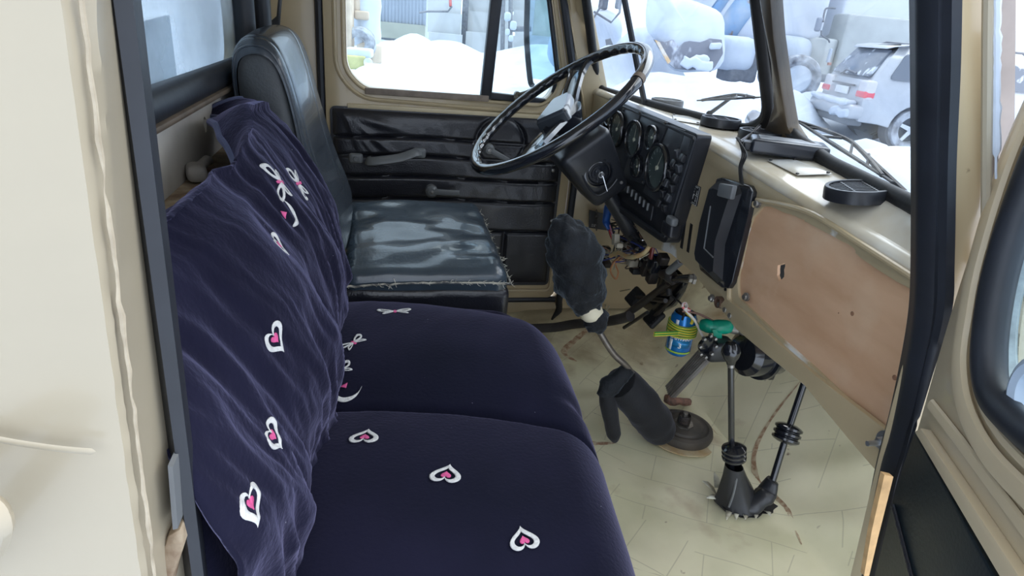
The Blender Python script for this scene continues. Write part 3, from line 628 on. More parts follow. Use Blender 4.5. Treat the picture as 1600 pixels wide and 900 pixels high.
# passenger grab housing / ashtray block
gh = empty('ashtray_box', P(1120, 370, x=XD), 'tall black plastic block with a raised facet mounted on the dash left of the plywood', 'ashtray box')
ol = [P(x+9, y+2, x=XD-.012) for x, y in ((1110, 277), (1118, 275), (1161, 288), (1166, 298), (1160, 330), (1134, 440), (1128, 449), (1118, 448), (1084, 420), (1081, 405), (1090, 345))]
b = B(); b.prism(ol, (.014, 0, 0)); build(b, 'back_plate', PLG, gh, bevel=.003)
ol = [(1112, 281), (1120, 279), (1146, 287), (1150, 300), (1140, 330), (1124, 380), (1120, 436), (1112, 440), (1086, 414), (1084, 402), (1094, 345)]
base = [P(x+9, y+2, x=XD-.012) for x, y in ol]; ce = sum(base, V(0, 0, 0))/len(base)
topo = [q.lerp(ce, .18)+V(-.022, 0, 0) for q in base]
ce2 = sum(topo, V(0, 0, 0))/len(topo)
b = B(); b.grid([base, topo, [q.lerp(ce2, .5) for q in topo], [q.lerp(ce2, .999) for q in topo]], cv=True); build(b, 'block_body', PLA, gh, angle=25)
b = B(); rd = [P(x+7, y, x=XD-.040) for x, y in ((1116, 286), (1138, 290), (1133, 312), (1112, 306))]; b.prism(rd, (.012, 0, 0)); build(b, 'thumb_catch', PLH, gh, bevel=.003)
b = B(); b.tube([P(1110, 322, x=XD-.035), P(1100, 388, x=XD-.035), P(1114, 402, x=XD-.035)], .0016, n=6); build(b, 'moulded_edge', PLH, gh)

# ================================================================ INSTRUMENT CLUSTER
XC = .704
cl = empty('instrument_cluster', (XC, 1.5, .6), 'black instrument panel with round gauges and rocker switches behind the steering wheel', 'instrument panel')
cor = [P(952, 152, x=XC), P(1091, 210, x=XC), P(1041, 381, x=XC), P(1030, 376, x=XC), P(940, 312, x=XC)]
b = B(); b.prism(rounded(cor, [.01, .014, .02, .01, .02]), (.036, 0, 0)); build(b, 'housing', PLA, cl, bevel=.004)
b = B(); brd = rounded([P(954, 156, x=XC-.004), P(1087, 214, x=XC-.004), P(1037, 373, x=XC-.004), P(943, 310, x=XC-.004)], .01); inn = rounded([P(959, 162, x=XC-.004), P(1081, 217, x=XC-.004), P(1033, 366, x=XC-.004), P(948, 306, x=XC-.004)], .008)
b.prism(brd, (.006, 0, 0), [inn]); build(b, 'rim_frame', mat('grey_black_plastic', (.035, .04, .05), .35, var=.2), cl, bevel=.001)
def q4(*pp, d=0): return [P(x, y, x=XC-d) for x, y in pp]
SUBP = mat('panel_face', (.05, .056, .068), .4, var=.35, vscale=20)
for quad in (((972, 170), (1000, 176), (968, 296), (946, 280)), ((1003, 178), (1043, 192), (1004, 288), (972, 276)), ((1046, 195), (1070, 204), (1034, 322), (1004, 300)), ((1070, 208), (1080, 216), (1044, 340), (1032, 325))):
    b = B(); b.prism(q4(*quad, d=.003), (.004, 0, 0)); build(b, 'face_plate', SUBP, cl, bevel=.001)
DIAL = mat('gauge_dial', (.05, .075, .075), .35, col2=(.11, .14, .14), vscale=20)
TICK = mat('gauge_marks', (.65, .68, .65), .5); NEED = mat('gauge_needle', (.8, .75, .6), .4)
def gauge(px, py, r, na, nt=10):
    c = P(px, py, x=XC-.004)
    b = B(); b.lathe([(r, .004), (r*1.04, -.008), (r*.98, -.013), (r*.88, -.012), (r*.84, -.004), (r*.84, -.002)], c, (1, 0, 0), 36); g = build(b, 'gauge', PLG, cl, angle=50)
    b = B(); b.lathe([(0, -.003), (r*.86, -.003)], c, (1, 0, 0), 32); build(b, 'gauge_dial', DIAL, g)
    b = B()
    for k in range(nt+1):
        a = math.radians(225-270*k/nt); dr = V(0, -math.cos(a), math.sin(a)); tp = V(0, math.sin(a), math.cos(a)); q = c+V(-.0036, 0, 0)
        b.prism([q+dr*r*.78+tp*.0006, q+dr*r*.78-tp*.0006, q+dr*r*.64-tp*.0006, q+dr*r*.64+tp*.0006], (-.0004, 0, 0))
    build(b, 'dial_marks', TICK, g)
    b = B(); dr = V(0, -math.cos(na), math.sin(na)); tp = V(0, math.sin(na), math.cos(na)); q = c+V(-.005, 0, 0)
    b.prism([q-dr*r*.15+tp*.0014, q-dr*r*.15-tp*.0014, q+dr*r*.66], (-.0006, 0, 0)); b.lathe([(0, -.0075), (r*.08, -.007), (r*.09, -.003)], c, (1, 0, 0), 12); build(b, 'needle', NEED, g)
    b = B(); b.lathe([(0, -.009), (r*.87, -.009)], c, (1, 0, 0), 28); build(b, 'gauge_glass', MATS.get('gauge_glass') or glass('gauge_glass', tint=(.9, .93, .93), haze=.05, hcol=(.5, .5, .5)), g)
gauge(1029, 262, .060, 1.1, 12); gauge(993, 218, .051, 1.4); gauge(1021, 215, .031, 1.0, 6); gauge(998, 260, .030, 1.9, 6)
gauge(966, 202, .051, 1.0); gauge(956, 180, .031, .9, 6); gauge(944, 203, .029, 2, 6)
# rocker switches, two columns, and the row of six warning keys
for k in range(6):
    t = k/5
    for s_ in (0, 1):
        px = lerp(1059, 1031, t)+s_*8; py = lerp(240, 318, t)+s_*7
        c = P(px, py, x=XC-.008); b = B(); b.rbox(c, (.014, .017, .019), .003, n=2, R=Matrix.Rotation(.35 if (k+s_) % 2 else -.3, 3, 'Y')); build(b, 'rocker_switch', mat('switch_grey', (.055, .06, .07), .3) if (k*2+s_) % 3 == 0 else PLA, cl)
b = B(); b.prism(q4((968, 286), (975, 283), (1020, 322), (1016, 345), (970, 312), d=.006), (.006, 0, 0)); wl = build(b, 'warning_light_panel', PLA, cl, bevel=.002)
for k in range(6):
    c = P(981+6.2*k, 296+5.4*k, x=XC-.008); b = B(); b.rbox(c, (.006, .006, .020), .002, n=2); build(b, 'warning_light', PLH, wl)
for px, py in ((974, 172), (1040, 192), (1004, 284), (1084, 217), (1000, 176)): b = B(); b.lathe([(0, -.003), (.003, -.003), (.004, 0)], P(px, py, x=XC-.004), (1, 0, 0), 8); build(b, 'panel_screw', DST, cl)
b = B(); b.rbox(P(1048, 358, x=XC-.004), (.03, .05, .036), .008, n=3); build(b, 'lower_switch_block', PLA, cl)
b = B(); b.rbox(P(1050, 345, x=XC-.018), (.018, .035, .02), .006, n=3); build(b, 'leather_tab', PLH, cl)

# ================================================================ STEERING WHEEL AND COLUMN
WC = V(.4833, 1.6385, .8842); wn = V(-.798, -.0265, 1).normalized(); RW = .2634
wu = wn.cross(V(0, 1, 0)).normalized(); wv = wn.cross(wu)
def wp(ang, r, h=0): return WC + (wu*math.cos(ang)+wv*math.sin(ang))*r + wn*h
sw = empty('steering_wheel', WC, 'large thin rimmed black steering wheel with finger grips and a wide spoke', 'steering wheel')
N = 160; b = B(); rows = []
for k in range(N):
    a = 2*PI*k/N; t = (wu*-math.sin(a)+wv*math.cos(a)); rad = (wp(a, 1)-WC).normalized()
    g = .0028*math.sin(a*40)
    rows.append([wp(a, RW) + rad*math.cos(f)*(.0155 - g*max(0, -math.cos(f))**2) + wn*math.sin(f)*.0150 for f in [2*PI*j/14 for j in range(14)]])
b.grid(rows, cu=True, cv=True); build(b, 'rim', PLG, sw, angle=80)
# spoke direction from its attachment in the picture plane of the wheel
def wang(px, py): q = PP(px, py, WC, wn)-WC; return math.atan2(q.dot(wv), q.dot(wu))
sa = wang(908, 100)
for s_ in (0, PI):
    a = sa+s_; d = (wp(a, 1)-WC).normalized(); tn = wn.cross(d); rows = []
    for t, w, h in ((.03, .034, -.028), (.10, .028, -.018), (.18, .026, -.006), (.235, .034, 0), (.258, .060, 0)):
        c = WC+d*t+wn*h; rows.append([c+tn*w+wn*-.007, c+tn*w+wn*.005, c+tn*w*.75+wn*.009, c+tn*w*.55+wn*.002, c-tn*w*.55+wn*.002, c-tn*w*.75+wn*.009, c-tn*w+wn*.005, c-tn*w+wn*-.007])
    b = B(); b.grid(rows, cv=True); build(b, 'spoke', PLG, sw, angle=50)
b = B(); b.lathe([(.030, -.075), (.045, -.06), (.058, -.035), (.060, -.025), (0, -.025)], WC, wn, 28); build(b, 'hub', PLG, sw, angle=45)
d = (wp(sa, 1)-WC).normalized(); tn = wn.cross(d)
b = B(); ol = rounded([WC+d*.060+tn*.028, WC+d*.060-tn*.028, WC-d*.060-tn*.050, WC-d*.060+tn*.050], .012); ol = [q-wn*.025 for q in ol]; ce = sum(ol, V(0, 0, 0))/len(ol)
b.grid([ol, [q+wn*.024 for q in ol], [q.lerp(ce, .12)+wn*.032 for q in ol]], cv=True); b.prism([q.lerp(ce, .12)+wn*.032 for q in ol], wn*.0008); build(b, 'horn_pad', mat('satin_horn_pad', (.055, .065, .08), .22, coat=.5), sw, angle=40)
b = B(); k0 = wang(998, 124); rr = []
for k in range(7):
    a = k0+(k-3)*.010; rad = (wp(a, 1)-WC).normalized(); rr.append([wp(a, RW)+rad*math.cos(f)*.0170+wn*math.sin(f)*.0165 for f in [2*PI*j/14 for j in range(14)]])
b.grid(rr, cv=True); build(b, 'tape_band', mat('brown_tape', (.14, .10, .07), .6), sw)

sc = empty('steering_column', WC-wn*.30, 'black plastic steering column shroud with ignition key hanging below the wheel', 'steering column')
b = B(); b.tube([WC-wn*.06, WC-wn*.62], .024, n=16); build(b, 'column_tube', PLA, sc)
R = basis(-wn, V(0, 1, 0)); cs = P(922, 258, y=1.60)
b = B()
def shr(p): k = 1-.18*(p.x/.09); return V(p.x, p.y*k, p.z*k)
b.rbox(cs, (.19, .155, .135), .022, n=4, R=R, fn=shr); build(b, 'shroud', PLA, sc, angle=60)
ln = R@V(0, -1, 0); zc = R@V(0, 0, 1); facec = PP(935, 270, cs+ln*.0775, ln)
b = B(); b.lathe([(0, .006), (.020, .006), (.021, .002), (.026, .002), (.028, .005), (.030, .004), (.031, -.006)], facec, ln, 26); b.lathe([(.038, -.002), (.040, .003), (.036, .004), (.034, -.002)], facec, ln, 26); lk = build(b, 'ignition_lock', PLG, sc, angle=40)
b = B(); b.box(facec+ln*.016, (.003, .022, .012), basis(ln.cross(V(0, 0, 1)), ln)); b.tube([facec+ln*.024, facec+ln*.026+V(.004, 0, -.004), facec+ln*.03+V(.018, -.004, -.040)], .0022, n=8); b.tube([facec+ln*.022+V(.007*math.cos(a), 0, .007*math.sin(a)) for a in [2*PI*k/12 for k in range(12)]], .0016, n=6, closed=True); build(b, 'ignition_key', CHR, lk)
for s_, t_ in ((-.07, -.045), (-.07, .045), (.06, .035)): b = B(); b.lathe([(0, .004), (.004, .004), (.005, 0)], cs+ln*.078+R@V(s_, 0, t_), ln, 8); build(b, 'shroud_screw', STE, sc)
b = B(); b.tube(smooth([cs+ln*.078+R@V(s_, 0, t_) for s_, t_ in ((-.066, .040), (-.070, .0), (-.060, -.035), (.0, -.045), (.050, -.038), (.055, .0), (.045, .030))], 5), .0035, n=8); build(b, 'moulded_ridge', PLA, sc)

# ================================================================ DRIVER'S SEAT
ds = empty('driver_seat', (.05, 1.57, .02), 'black vinyl driver seat with tall backrest and torn glossy cushion', 'seat')
prof = smooth([V(-.262, 0, .88), V(-.262, 0, .975), V(-.235, 0, 1.005), V(-.195, 0, 1.000), V(-.168, 0, .955), V(-.138, 0, .84), V(-.108, 0, .73), V(-.072, 0, .63), V(-.062, 0, .585), V(-.078, 0, .552), V(-.13, 0, .545), V(-.175, 0, .60), V(-.235, 0, .74)], 4, closed=True)
pc_ = sum(prof, V(0, 0, 0))/len(prof)
def bkrow(y, ins, crown):
    out = []
    for q in prof:
        d = (q-pc_); L = d.length; p = pc_+d*((L-ins)/L); fr = max(0, min(1, (p.x-(-.30+(1.02-p.z)*.36))/.08))
        out.append(V(p.x+crown*.012*fr, y, p.z+crown*.022*max(0, (p.z-.8)/.2)))
    return out
b = B(); rows = []
Y0, Y1 = 1.325, 1.82
for k in range(8): a = PI/2*k/7; rows.append(bkrow(Y0+.03*(1-math.sin(a)), .026*(1-math.cos(a*1)) if False else .026*(1-math.sin(a)), 0)) if False else None
def yrow(t):
    y = lerp(Y0, Y1, t); e = min(t, 1-t)*(Y1-Y0); ins = .024*(1-math.sqrt(max(0, 1-(1-min(1, e/.035))**2))); cr = math.sin(PI*t)**.7 if 0 < t < 1 else 0
    g = .004*math.exp(-((y-1.36)/.004)**2)+.004*math.exp(-((y-1.60)/.004)**2)
    return bkrow(y, ins+g, cr)
ts = sorted(set([0, .004, .01, .02, .03, .045, .06, .066, .07, .074, .08, .1]+[k/24 for k in range(3, 22)]+[.545, .55, .555, .56, .565]+[.9, .93, .95, .97, .98, .99, .996, 1]))
b.grid([yrow(t) for t in ts], cv=True); build(b, 'backrest', VINB, ds, angle=80)
b = B(); r0 = yrow(0); r0i = [q.lerp(V(pc_.x, Y0, pc_.z), .0) for q in r0]; rowsS = [[V(pc_.x, Y0-.012, pc_.z).lerp(q, s_)+V(0, .012*s_**3, 0) for q in r0] for s_ in (0, .3, .6, .85, 1)]
b.grid(rowsS, cv=True); build(b, 'side_panel', VINS, ds, angle=60); b = B(); b.grid([[V(q.x, Y1, q.z) for q in r0], [V(pc_.x, Y1, pc_.z)]*len(r0)], cv=True); build(b, 'side_panel', VINS, ds, angle=60)
b = B(); b.tube([q+V(0, .002, 0) for q in yrow(.01)], .0035, n=8, closed=True); build(b, 'piping', VINB, ds)
def wr(p):                                                                                  # wrinkles in the cushion
    up = max(0, p.z/.05); w = .012*nz(p.x*6+p.y*7, p.y*10-p.x*6, 7)+.008*nz(p.x*5-p.y*18, p.y*12+p.x*5, 1)+.002*nz(p.x*34, p.y*14, 3)
    return V(p.x, p.y, p.z + up*w + (.018*(1-(p.x/.21)**2)*(1-(p.y/.25)**2) if p.z > 0 else 0) + .03*(p.y/.5) - .0*p.x)
b = B(); b.rbox((.125, 1.56, .515), (.39, .50, .080), .03, n=40, fn=wr); build(b, 'cushion_cover', mat('shiny_cushion_vinyl', (.045, .066, .090), .27, var=.3, vscale=7, coat=.35, bump=.15, bscale=120), ds, angle=80)
def wr2(p): return V(p.x, p.y, p.z+.004*nz(p.x*10, 3)+.02*(p.y/.5)) + V(0, .003*nz(p.x*26, p.z*20, 2), 0)
b = B(); b.rbox((.125, 1.56, .462), (.395, .515, .095), .02, n=26, fn=wr2); build(b, 'cushion_base', VIN, ds, angle=80)
# torn hem and frayed threads around the near and front edge
hem = [V(-.06+.372*k/30, 1.308+.003*nz(k*.8)-.006, .508+.010*math.sin(k/30*2.4)+.004*nz(k*.7, 3)) for k in range(31)] + [V(.322+.003*nz(k*.9, 7), 1.310+.48*k/26, .512+.028*k/26+.005*nz(k, 8)) for k in range(27)]
b = B(); b.tube(hem, [.0022+.0018*abs(nz(k*1.3, 4)) for k in range(len(hem))], n=6); 
HEM = mat('frayed_backing', (.42, .40, .34), .9, col2=(.10, .10, .10), vscale=40, contrast=(.4, .55))
build(b, 'torn_hem', HEM, ds)
b = B()
for k in range(110):
    q = hem[random.randint(0, len(hem)-1)] if k % 3 else hem[random.randint(24, len(hem)-1)]; dr = V(random.uniform(-.2, .9), random.uniform(-.8, .2), random.uniform(-.6, .6)).normalized(); L = random.uniform(.006, .018)
    b.tube([q, q+dr*L*.5+V(0, 0, random.uniform(-.003, .003)), q+dr*L], [.0006, .0005, .0003], n=4, cap=False)
build(b, 'loose_threads', mat('thread', (.62, .60, .52), .9), ds, kind='stuff')
b = B(); b.box((.08, 1.58, .22), (.30, .36, .42)); build(b, 'seat_base', DST, ds, bevel=.01)

# ================================================================ PASSENGER BENCH WITH VELVET COVER
bs = empty('bench_seat', (.1, .85, .02), 'two-place passenger bench under a navy velvet cover embroidered with hearts and butterflies', 'bench seat')
b = B(); b.box((.12, .86, .15), (.40, .84, .28)); build(b, 'seat_base', DST, bs, bevel=.01)
Yb0, Yb1 = .36, 1.318
def xf(y):
    base = interp([.36, .6, .9, 1.1, 1.318], [.345, .368, .398, .408, .402], y)
    c = max(0, y-1.13)/.188; base -= .13*(1-math.sqrt(max(0, 1-c*c)))
    c = max(0, .46-y)/.10; base -= .06*(1-math.sqrt(max(0, 1-c*c))) if c < 1 else .06
    base -= .010*math.exp(-((y-.885)/.02)**2)
    return base
def bench(u, y):
    X = xf(y)-.012*max(0, (.75-y)/.3); zc = .458
    mid = .893-.075*max(0, u/.6)**2*(1 if u < .6 else (1-(u-.6)*.2)); hw = (mid-Yb0) if y < mid else (Yb1-mid); t = abs((y-(Yb0 if y < mid else Yb1)))/hw
    s1 = (mid-y)/.5 if y < mid else (y-mid)/.43
    crown = (.030 if y < mid else .040)*(1-abs(2*min(1, max(0, s1))-1)**2.4)
    seam = .010*math.exp(-((y-mid)/.007)**2)
    e = max(0, y-1.265)/.053; drop = .06*(1-math.sqrt(max(0, 1-min(1, e)**2)))
    # path: u 0..0.6 top, 0.6..0.8 nose, 0.8..1 apron
    if u < .6: x = lerp(-.16, X-.085, u/.6); z = zc+.012*math.sin(PI*u/.6)
    elif u < .82:
        a = (u-.6)/.22*PI/2; x = X-.085+.085*math.sin(a); z = zc-.105+.105*math.cos(a)
    else: t2 = (u-.82)/.18; x = X-.02*t2+.006*math.sin(y*30)*t2; z = zc-.105-.26*t2
    k = 1 if u < .6 else max(0, 1-(u-.6)/.22)
    z += (crown-drop)*k - seam*(.4+.6*k); x -= seam*(1-k)
    z += .003*nz(x*5, y*5, 1)*k + .0016*nz(x*22-y*9, y*12, 3)*k
    x += .004*nz(y*7, z*7, 4)*(1-k)
    return V(x, y, z)
us = [k/110 for k in range(111)]; yy = [Yb0+(Yb1-Yb0)*k/300 for k in range(301)]
rows = [[bench(u, y) for y in yy] for u in us]
rows_side = [[V(lerp(q.x, q.x, t), Yb1+.004*math.sin(t*3), lerp(q.z, .18, t)) for q in [r[-1] for r in rows] ] for t in (0, .3, .6, 1)]
b = B(); b.grid(rows); b.grid(rows_side); cov = build(b, 'velvet_cover', VEL, bs, angle=80)
cover_bvh = BVHTree.FromPolygons([q.copy() for q in b.v], b.f)

# --- throw over the backrest
Yt0, Yt1 = .40, 1.262
def thx(z, y):
    x = interp([.40, .47, .56, .66, .76, .84, .89, .915], [-.068, -.085, -.078, -.092, -.120, -.150, -.178, -.215], z)
    return x
def throw(u, v):
    """u 0 far .. 1 near, v 0 rear hem .. 1 seat"""
    y = lerp(Yt1, Yt0, u)
    topz = interp([.4, .62, .86, .98, 1.05, 1.26], [.865, .872, .872, .905, .918, .895], y) + .005*nz(u*5, 3)
    # rear hem falls behind the crest, jagged where the photo shows the turned corner
    if v < .14:
        t = v/.14; x0 = interp([.4, .86, 1.0, 1.26], [-.205, -.215, -.255, -.262], y); zz = topz-.020*(1-t)**2-.004; x = lerp(x0, -.188, t); z = zz + .014*math.sin(PI*t*.5)
    else:
        t = (v-.14)/.86; z = lerp(topz+.010, .435, t); s_ = .5-.5*math.cos(min(1, t/.10)*PI) ; x = lerp(-.188, thx(z, y), min(1, t/.08))
    k = min(1, v/.2); s1 = u*10+v*1.2
    rg = lambda q: (1-abs(q)*2.2)
    fold = .011*math.sin(s1*2.1+2.0*nz(u*3, v*2, 1)) + .012*rg(nz(u*8+v*1.5, v*1.8, 5)) + .008*rg(nz(u*18+v*3, v*2.6, 8)) + .0035*rg(nz(u*42+v*6, v*5, 2)) - .012
    bulge = .030*math.sin(PI*min(1, max(0, (t if v > .14 else 0))))**1.2
    x += fold*k*(.55+.75*v) + (bulge if v > .14 else 0)
    x -= .045*max(0, min(1, (.80-y)/.35))**1.3*(1 if v > .14 else 0)
    y += .010*nz(u*7, v*5, 11)*k + (.02*math.sin(v*5)-.0 if u < .02 else 0)
    # the far edge billows forward; the bottom kicks out over the seat
    if v > .86: x += .035*((v-.86)/.14)**1.5*(1+.6*nz(u*8, 4))
    if u < .06: x -= .05*(1-u/.06)**2
    z += .006*nz(u*14, v*9, 9)*k
    return V(x, y, z)
NU, NV = 170, 130
trows = [[throw(i/NU, j/NV) for j in range(NV+1)] for i in range(NU+1)]
for i in range(NU+1):                                                                       # turned-down rear corner
    for j in range(0, 26):
        u = i/NU
        if .18 < u < .62: trows[i][j].x += .045*math.sin((u-.18)/.44*PI)*(1-j/26)
th = empty('velvet_throw', (-.15, .83, .45), 'rumpled navy velvet throw with heart embroidery draped over the passenger backrest', 'throw')
b = B(); b.grid(trows); build(b, 'throw_cloth', VELT, th, angle=80, solid=.004)
throw_bvh = BVHTree.FromPolygons([q.copy() for q in b.v], b.f)
b = B(); b.tube([r[0]+V(0, 0, .001) for r in trows], .006, n=8); b.tube([q for q in trows[0][:100]], .005, n=8); build(b, 'binding', BIND, th)
def pbf(p): return V(p.x-.13*(p.z/.45), p.y, p.z)
b = B(); b.rbox((-.160, .83, .622), (.070, .84, .37), .035, n=10, fn=pbf); build(b, 'backrest', VEL, bs, angle=80)

# --- embroidery projected on the cloth
def emb(bvh, shapes, px, py, size, rot, parent, name, flip=1, sq=1.0):
    """shapes: list of (material, outer 2D, holes 2D); laid on the surface hit at the pixel"""
    d = ray(px, py).normalized(); h = bvh.ray_cast(CAM, d)
    if h[0] is None: return
    p, n = h[0], h[1]
    n = n if n.dot(d) < 0 else -n
    u = V(0, 1, 0) if abs(n.y) < .9 else V(1, 0, 0); u = (u-u.dot(n)*n).normalized(); w = n.cross(u)
    a = math.cos(rot)*u+math.sin(rot)*w; c = -math.sin(rot)*u+math.cos(rot)*w
    par = None
    for mt, outer, holes in shapes:
        def pj(q):
            s_ = p+(a*q[0]*size+c*q[1]*size*sq)+n*.03; r = bvh.ray_cast(s_, -n, .08)
            return (r[0] if r[0] is not None else s_-n*.03)+n*.0022
        loops = [[V(q[0], q[1], 0) for q in outer]]+[[V(q[0], q[1], 0) for q in hh] for hh in holes]
        tri = tessellate_polygon(loops); flat = [q for l in loops for q in l]
        bb = B(); tris = [tuple(flat[i] for i in t) for t in tri]
        for _ in range(2): tris = [s3 for t in tris for s3 in ((t[0], (t[0]+t[1])/2, (t[0]+t[2])/2), (t[1], (t[1]+t[2])/2, (t[0]+t[1])/2), (t[2], (t[0]+t[2])/2, (t[1]+t[2])/2), ((t[0]+t[1])/2, (t[1]+t[2])/2, (t[0]+t[2])/2))]
        for t in tris:
            vv = [pj(q) for q in t]; bb.add(vv, [(0, 1, 2)])
        build(bb, name, mt, parent, angle=60, solid=.0015)
def heart2(s=1, ox=0, oy=0, n=40, skew=0):
    out = []
    for k in range(n):
        t = 2*PI*k/n; x = 16*math.sin(t)**3/17; y = (13*math.cos(t)-5*math.cos(2*t)-2*math.cos(3*t)-math.cos(4*t))/17
        out.append((ox+s*(x+skew*y), oy+s*y))
    return out
HEART = [(EMW, heart2(1, skew=.12), [heart2(.66, .03, .02, skew=.12)[::-1]]), (EMP, heart2(.33, .0, .06, n=20), [])]
def wing(sg, up):
    pts = [(0.03*sg, .02), (.35*sg, .42*up+.1), (.85*sg, .75*up+.1), (1.0*sg, .55*up), (.80*sg, .15*up), (.40*sg, .0)]
    o = [(q.x, q.y) for q in smooth([V(x, y, 0) for x, y in pts], 4, closed=True)]
    c = (sum(q[0] for q in o)/len(o), sum(q[1] for q in o)/len(o)); i = [(c[0]+(q[0]-c[0])*.55, c[1]+(q[1]-c[1])*.5) for q in o]
    return (EMW, o, [i[::-1]])
BUTTER = [wing(1, 1), wing(-1, 1), wing(.75, -.8), wing(-.75, -.8), (EMP, [(-.10, -.25), (.06, -.28), (.12, .1), (.05, .35), (-.06, .32)], [])]
ARC = [(EMW, [(q.x, q.y) for q in smooth([V(-1, .1, 0), V(-.8, -.5, 0), V(-.1, -.75, 0), V(.6, -.35, 0), V(1, .5, 0), V(.75, .0, 0), V(.2, -.35, 0), V(-.4, -.35, 0)], 4, closed=True)], []), (EMP, [(-.5, .6), (-.1, .45), (.0, .9), (-.3, .75)], [])]
for px, py, s_, r in ((570, 684, .023, -.15), (697, 743, .023, -.25), (818, 845, .021, .15)): emb(cover_bvh, HEART, px, py, s_, PI/2*1+r+PI/2*0-PI/2*0, cov, 'heart_embroidery')
for px, py, s_, r, q in ((617, 488, .036, .1, .6), (553, 537, .030, .8, .7), (531, 581, .026, .5, .8)): emb(cover_bvh, BUTTER, px, py, s_, -PI/2+r, cov, 'butterfly_embroidery', sq=q)
emb(cover_bvh, ARC, 543, 615, .024, -PI/2, cov, 'heart_embroidery')
for px, py, s_, r in ((437, 285, .030, 1.2), (465, 287, .030, 1.4)): emb(throw_bvh, BUTTER, px, py, s_, r, th, 'butterfly_embroidery')
for px, py, s_, r in ((451, 332, .022, 0),): emb(throw_bvh, ARC, px, py, s_, r+1, th, 'heart_embroidery')
for px, py, s_, r in ((434, 384, .019, .3), (428, 530, .020, .3), (424, 682, .019, .2), (388, 790, .020, -.3)): emb(throw_bvh, HEART, px, py, s_, r, th, 'heart_embroidery')
# ================================================================ LEVERS, PEDALS, CAN, WIRES ON THE FLOOR
def spikes(b, L=.008, w=.0007, n=3000, seed=1, droop=.3):
    """short strands of pile grown off a mesh"""
    rnd = random.Random(seed); tris = []; tot = 0
    for f in b.f:
        a, c, d = b.v[f[0]], b.v[f[1]], b.v[f[2]]; ar = (c-a).cross(d-a).length; tris.append((ar, f)); tot += ar
    ce = sum(b.v, V(0, 0, 0))/len(b.v); out = B()
    for ar, f in tris:
        k = ar/tot*n; k = int(k)+(1 if rnd.random() < k-int(k) else 0)
        q = [b.v[i] for i in f]; nn = (q[1]-q[0]).cross(q[2]-q[0])
        if nn.length < 1e-12: continue
        nn.normalize()
        for _ in range(k):
            p = q[0].lerp(q[1], rnd.random()).lerp(q[2], rnd.random()*.7)
            dr = (nn*(1 if nn.dot(p-ce) > 0 else 1)+V(rnd.uniform(-.6, .6), rnd.uniform(-.6, .6), rnd.uniform(-.6, .6)-droop)).normalized(); t = dr.cross(V(rnd.random(), rnd.random(), rnd.random())).normalized()*w
            l = L*rnd.uniform(.5, 1.2); out.add([p-t, p+t, p+dr*l], [(0, 1, 2)])
    return out
def blob(path, radii, n=26, lump=.1, seed=0, sm=5, flat=1.0, caps=True):
    pts = smooth(path, sm); N = len(pts); rad = [interp(list(range(len(radii))), radii, i/sm) for i in range(N)]
    b = B(); b.tube(pts, rad, n=n, flat=flat)
    ce = sum(pts, V(0, 0, 0))/N
    b.v = [q + (q-ce).normalized()*lump*min(rad[len(rad)//2], .05)*(nz(q.x*26+seed, q.y*26, q.z*26)+.5*nz(q.x*60, q.y*60+seed, q.z*60)) for q in b.v]
    return b
# gear lever: bent rod, fur mitt on the knob, cloth mitt round its foot, bolted rubber disc
gl = empty('gear_lever', P(1065, 672, z=.01), 'bent steel gear lever rising from a bolted rubber disc on the pale floor', 'gear lever')
b = B(); b.tube(smooth([V(.50, 1.35, .50), V(.545, 1.33, .42), P(935, 515, y=1.32), P(958, 552, y=1.31), P(985, 580, y=1.31), V(.76, 1.335, .12), V(.85, 1.37, .04)], 6), .0085, n=12); build(b, 'rod', mat('rod_steel', (.20, .175, .155), .35, metal=.6, var=.3, vscale=40), gl)
c = P(1066, 674, z=.012)
b = B(); b.lathe([(.085, -.004), (.088, .008), (.085, .020), (.073, .024), (.068, .020), (.060, .020), (.056, .026), (.030, .028), (0, .028)], c, (0, 0, 1), 48); build(b, 'floor_disc', mat('dusty_rubber', (.05, .045, .042), .6, col2=(.10, .085, .07), vscale=12, bump=.1), gl, angle=40)
b = B(); b.lathe([(.030, .026), (.030, .031), (.012, .031), (.012, .036), (.017, .036), (.017, .050), (.008, .050), (.008, .066), (.006, .068), (0, .068)], c+V(-.003, 0, 0), (0, 0, 1), 8); build(b, 'bolt', mat('oxidised_bolt', (.26, .24, .22), .45, metal=.7, var=.4, vscale=60), gl, angle=30)
b = B()
for k in range(5): b.lathe([(.017, .034+.005*k), (.0195, .0365+.005*k), (.017, .039+.005*k)], c+V(-.003, 0, 0), (0, 0, 1), 18)
build(b, 'spring', DST, gl)
b = B(); th_ = [2*PI*k/40 for k in range(40)]; b.prism([c+V(.108*math.cos(a)*(1+.05*nz(a*2, 3)), .108*math.sin(a)*(1+.05*nz(a*3)), -.008) for a in th_], (0, 0, .003)); build(b, 'rust_ring', mat('rust_stain', (.50, .33, .16), .7, col2=(.62, .52, .34), vscale=20), gl)
fm = blob([P(884, 338, y=1.35), P(884, 352, y=1.35), P(890, 378, y=1.35), P(900, 410, y=1.35), P(908, 440, y=1.34), P(915, 470, y=1.33), P(921, 484, y=1.325)], [.006, .036, .056, .066, .064, .046, .030], lump=.35, seed=3, n=34, sm=7)
fmr = empty('fur_mitt', P(915, 490, y=1.33), 'black fur mitten pulled over the gear lever knob, cream hide showing at its cuff', 'mitten')
build(fm, 'fur_body', FUR, fmr, angle=80); build(spikes(fm, .009, .0008, 9000, 2), 'fur_pile', FUR, fmr, kind='stuff')
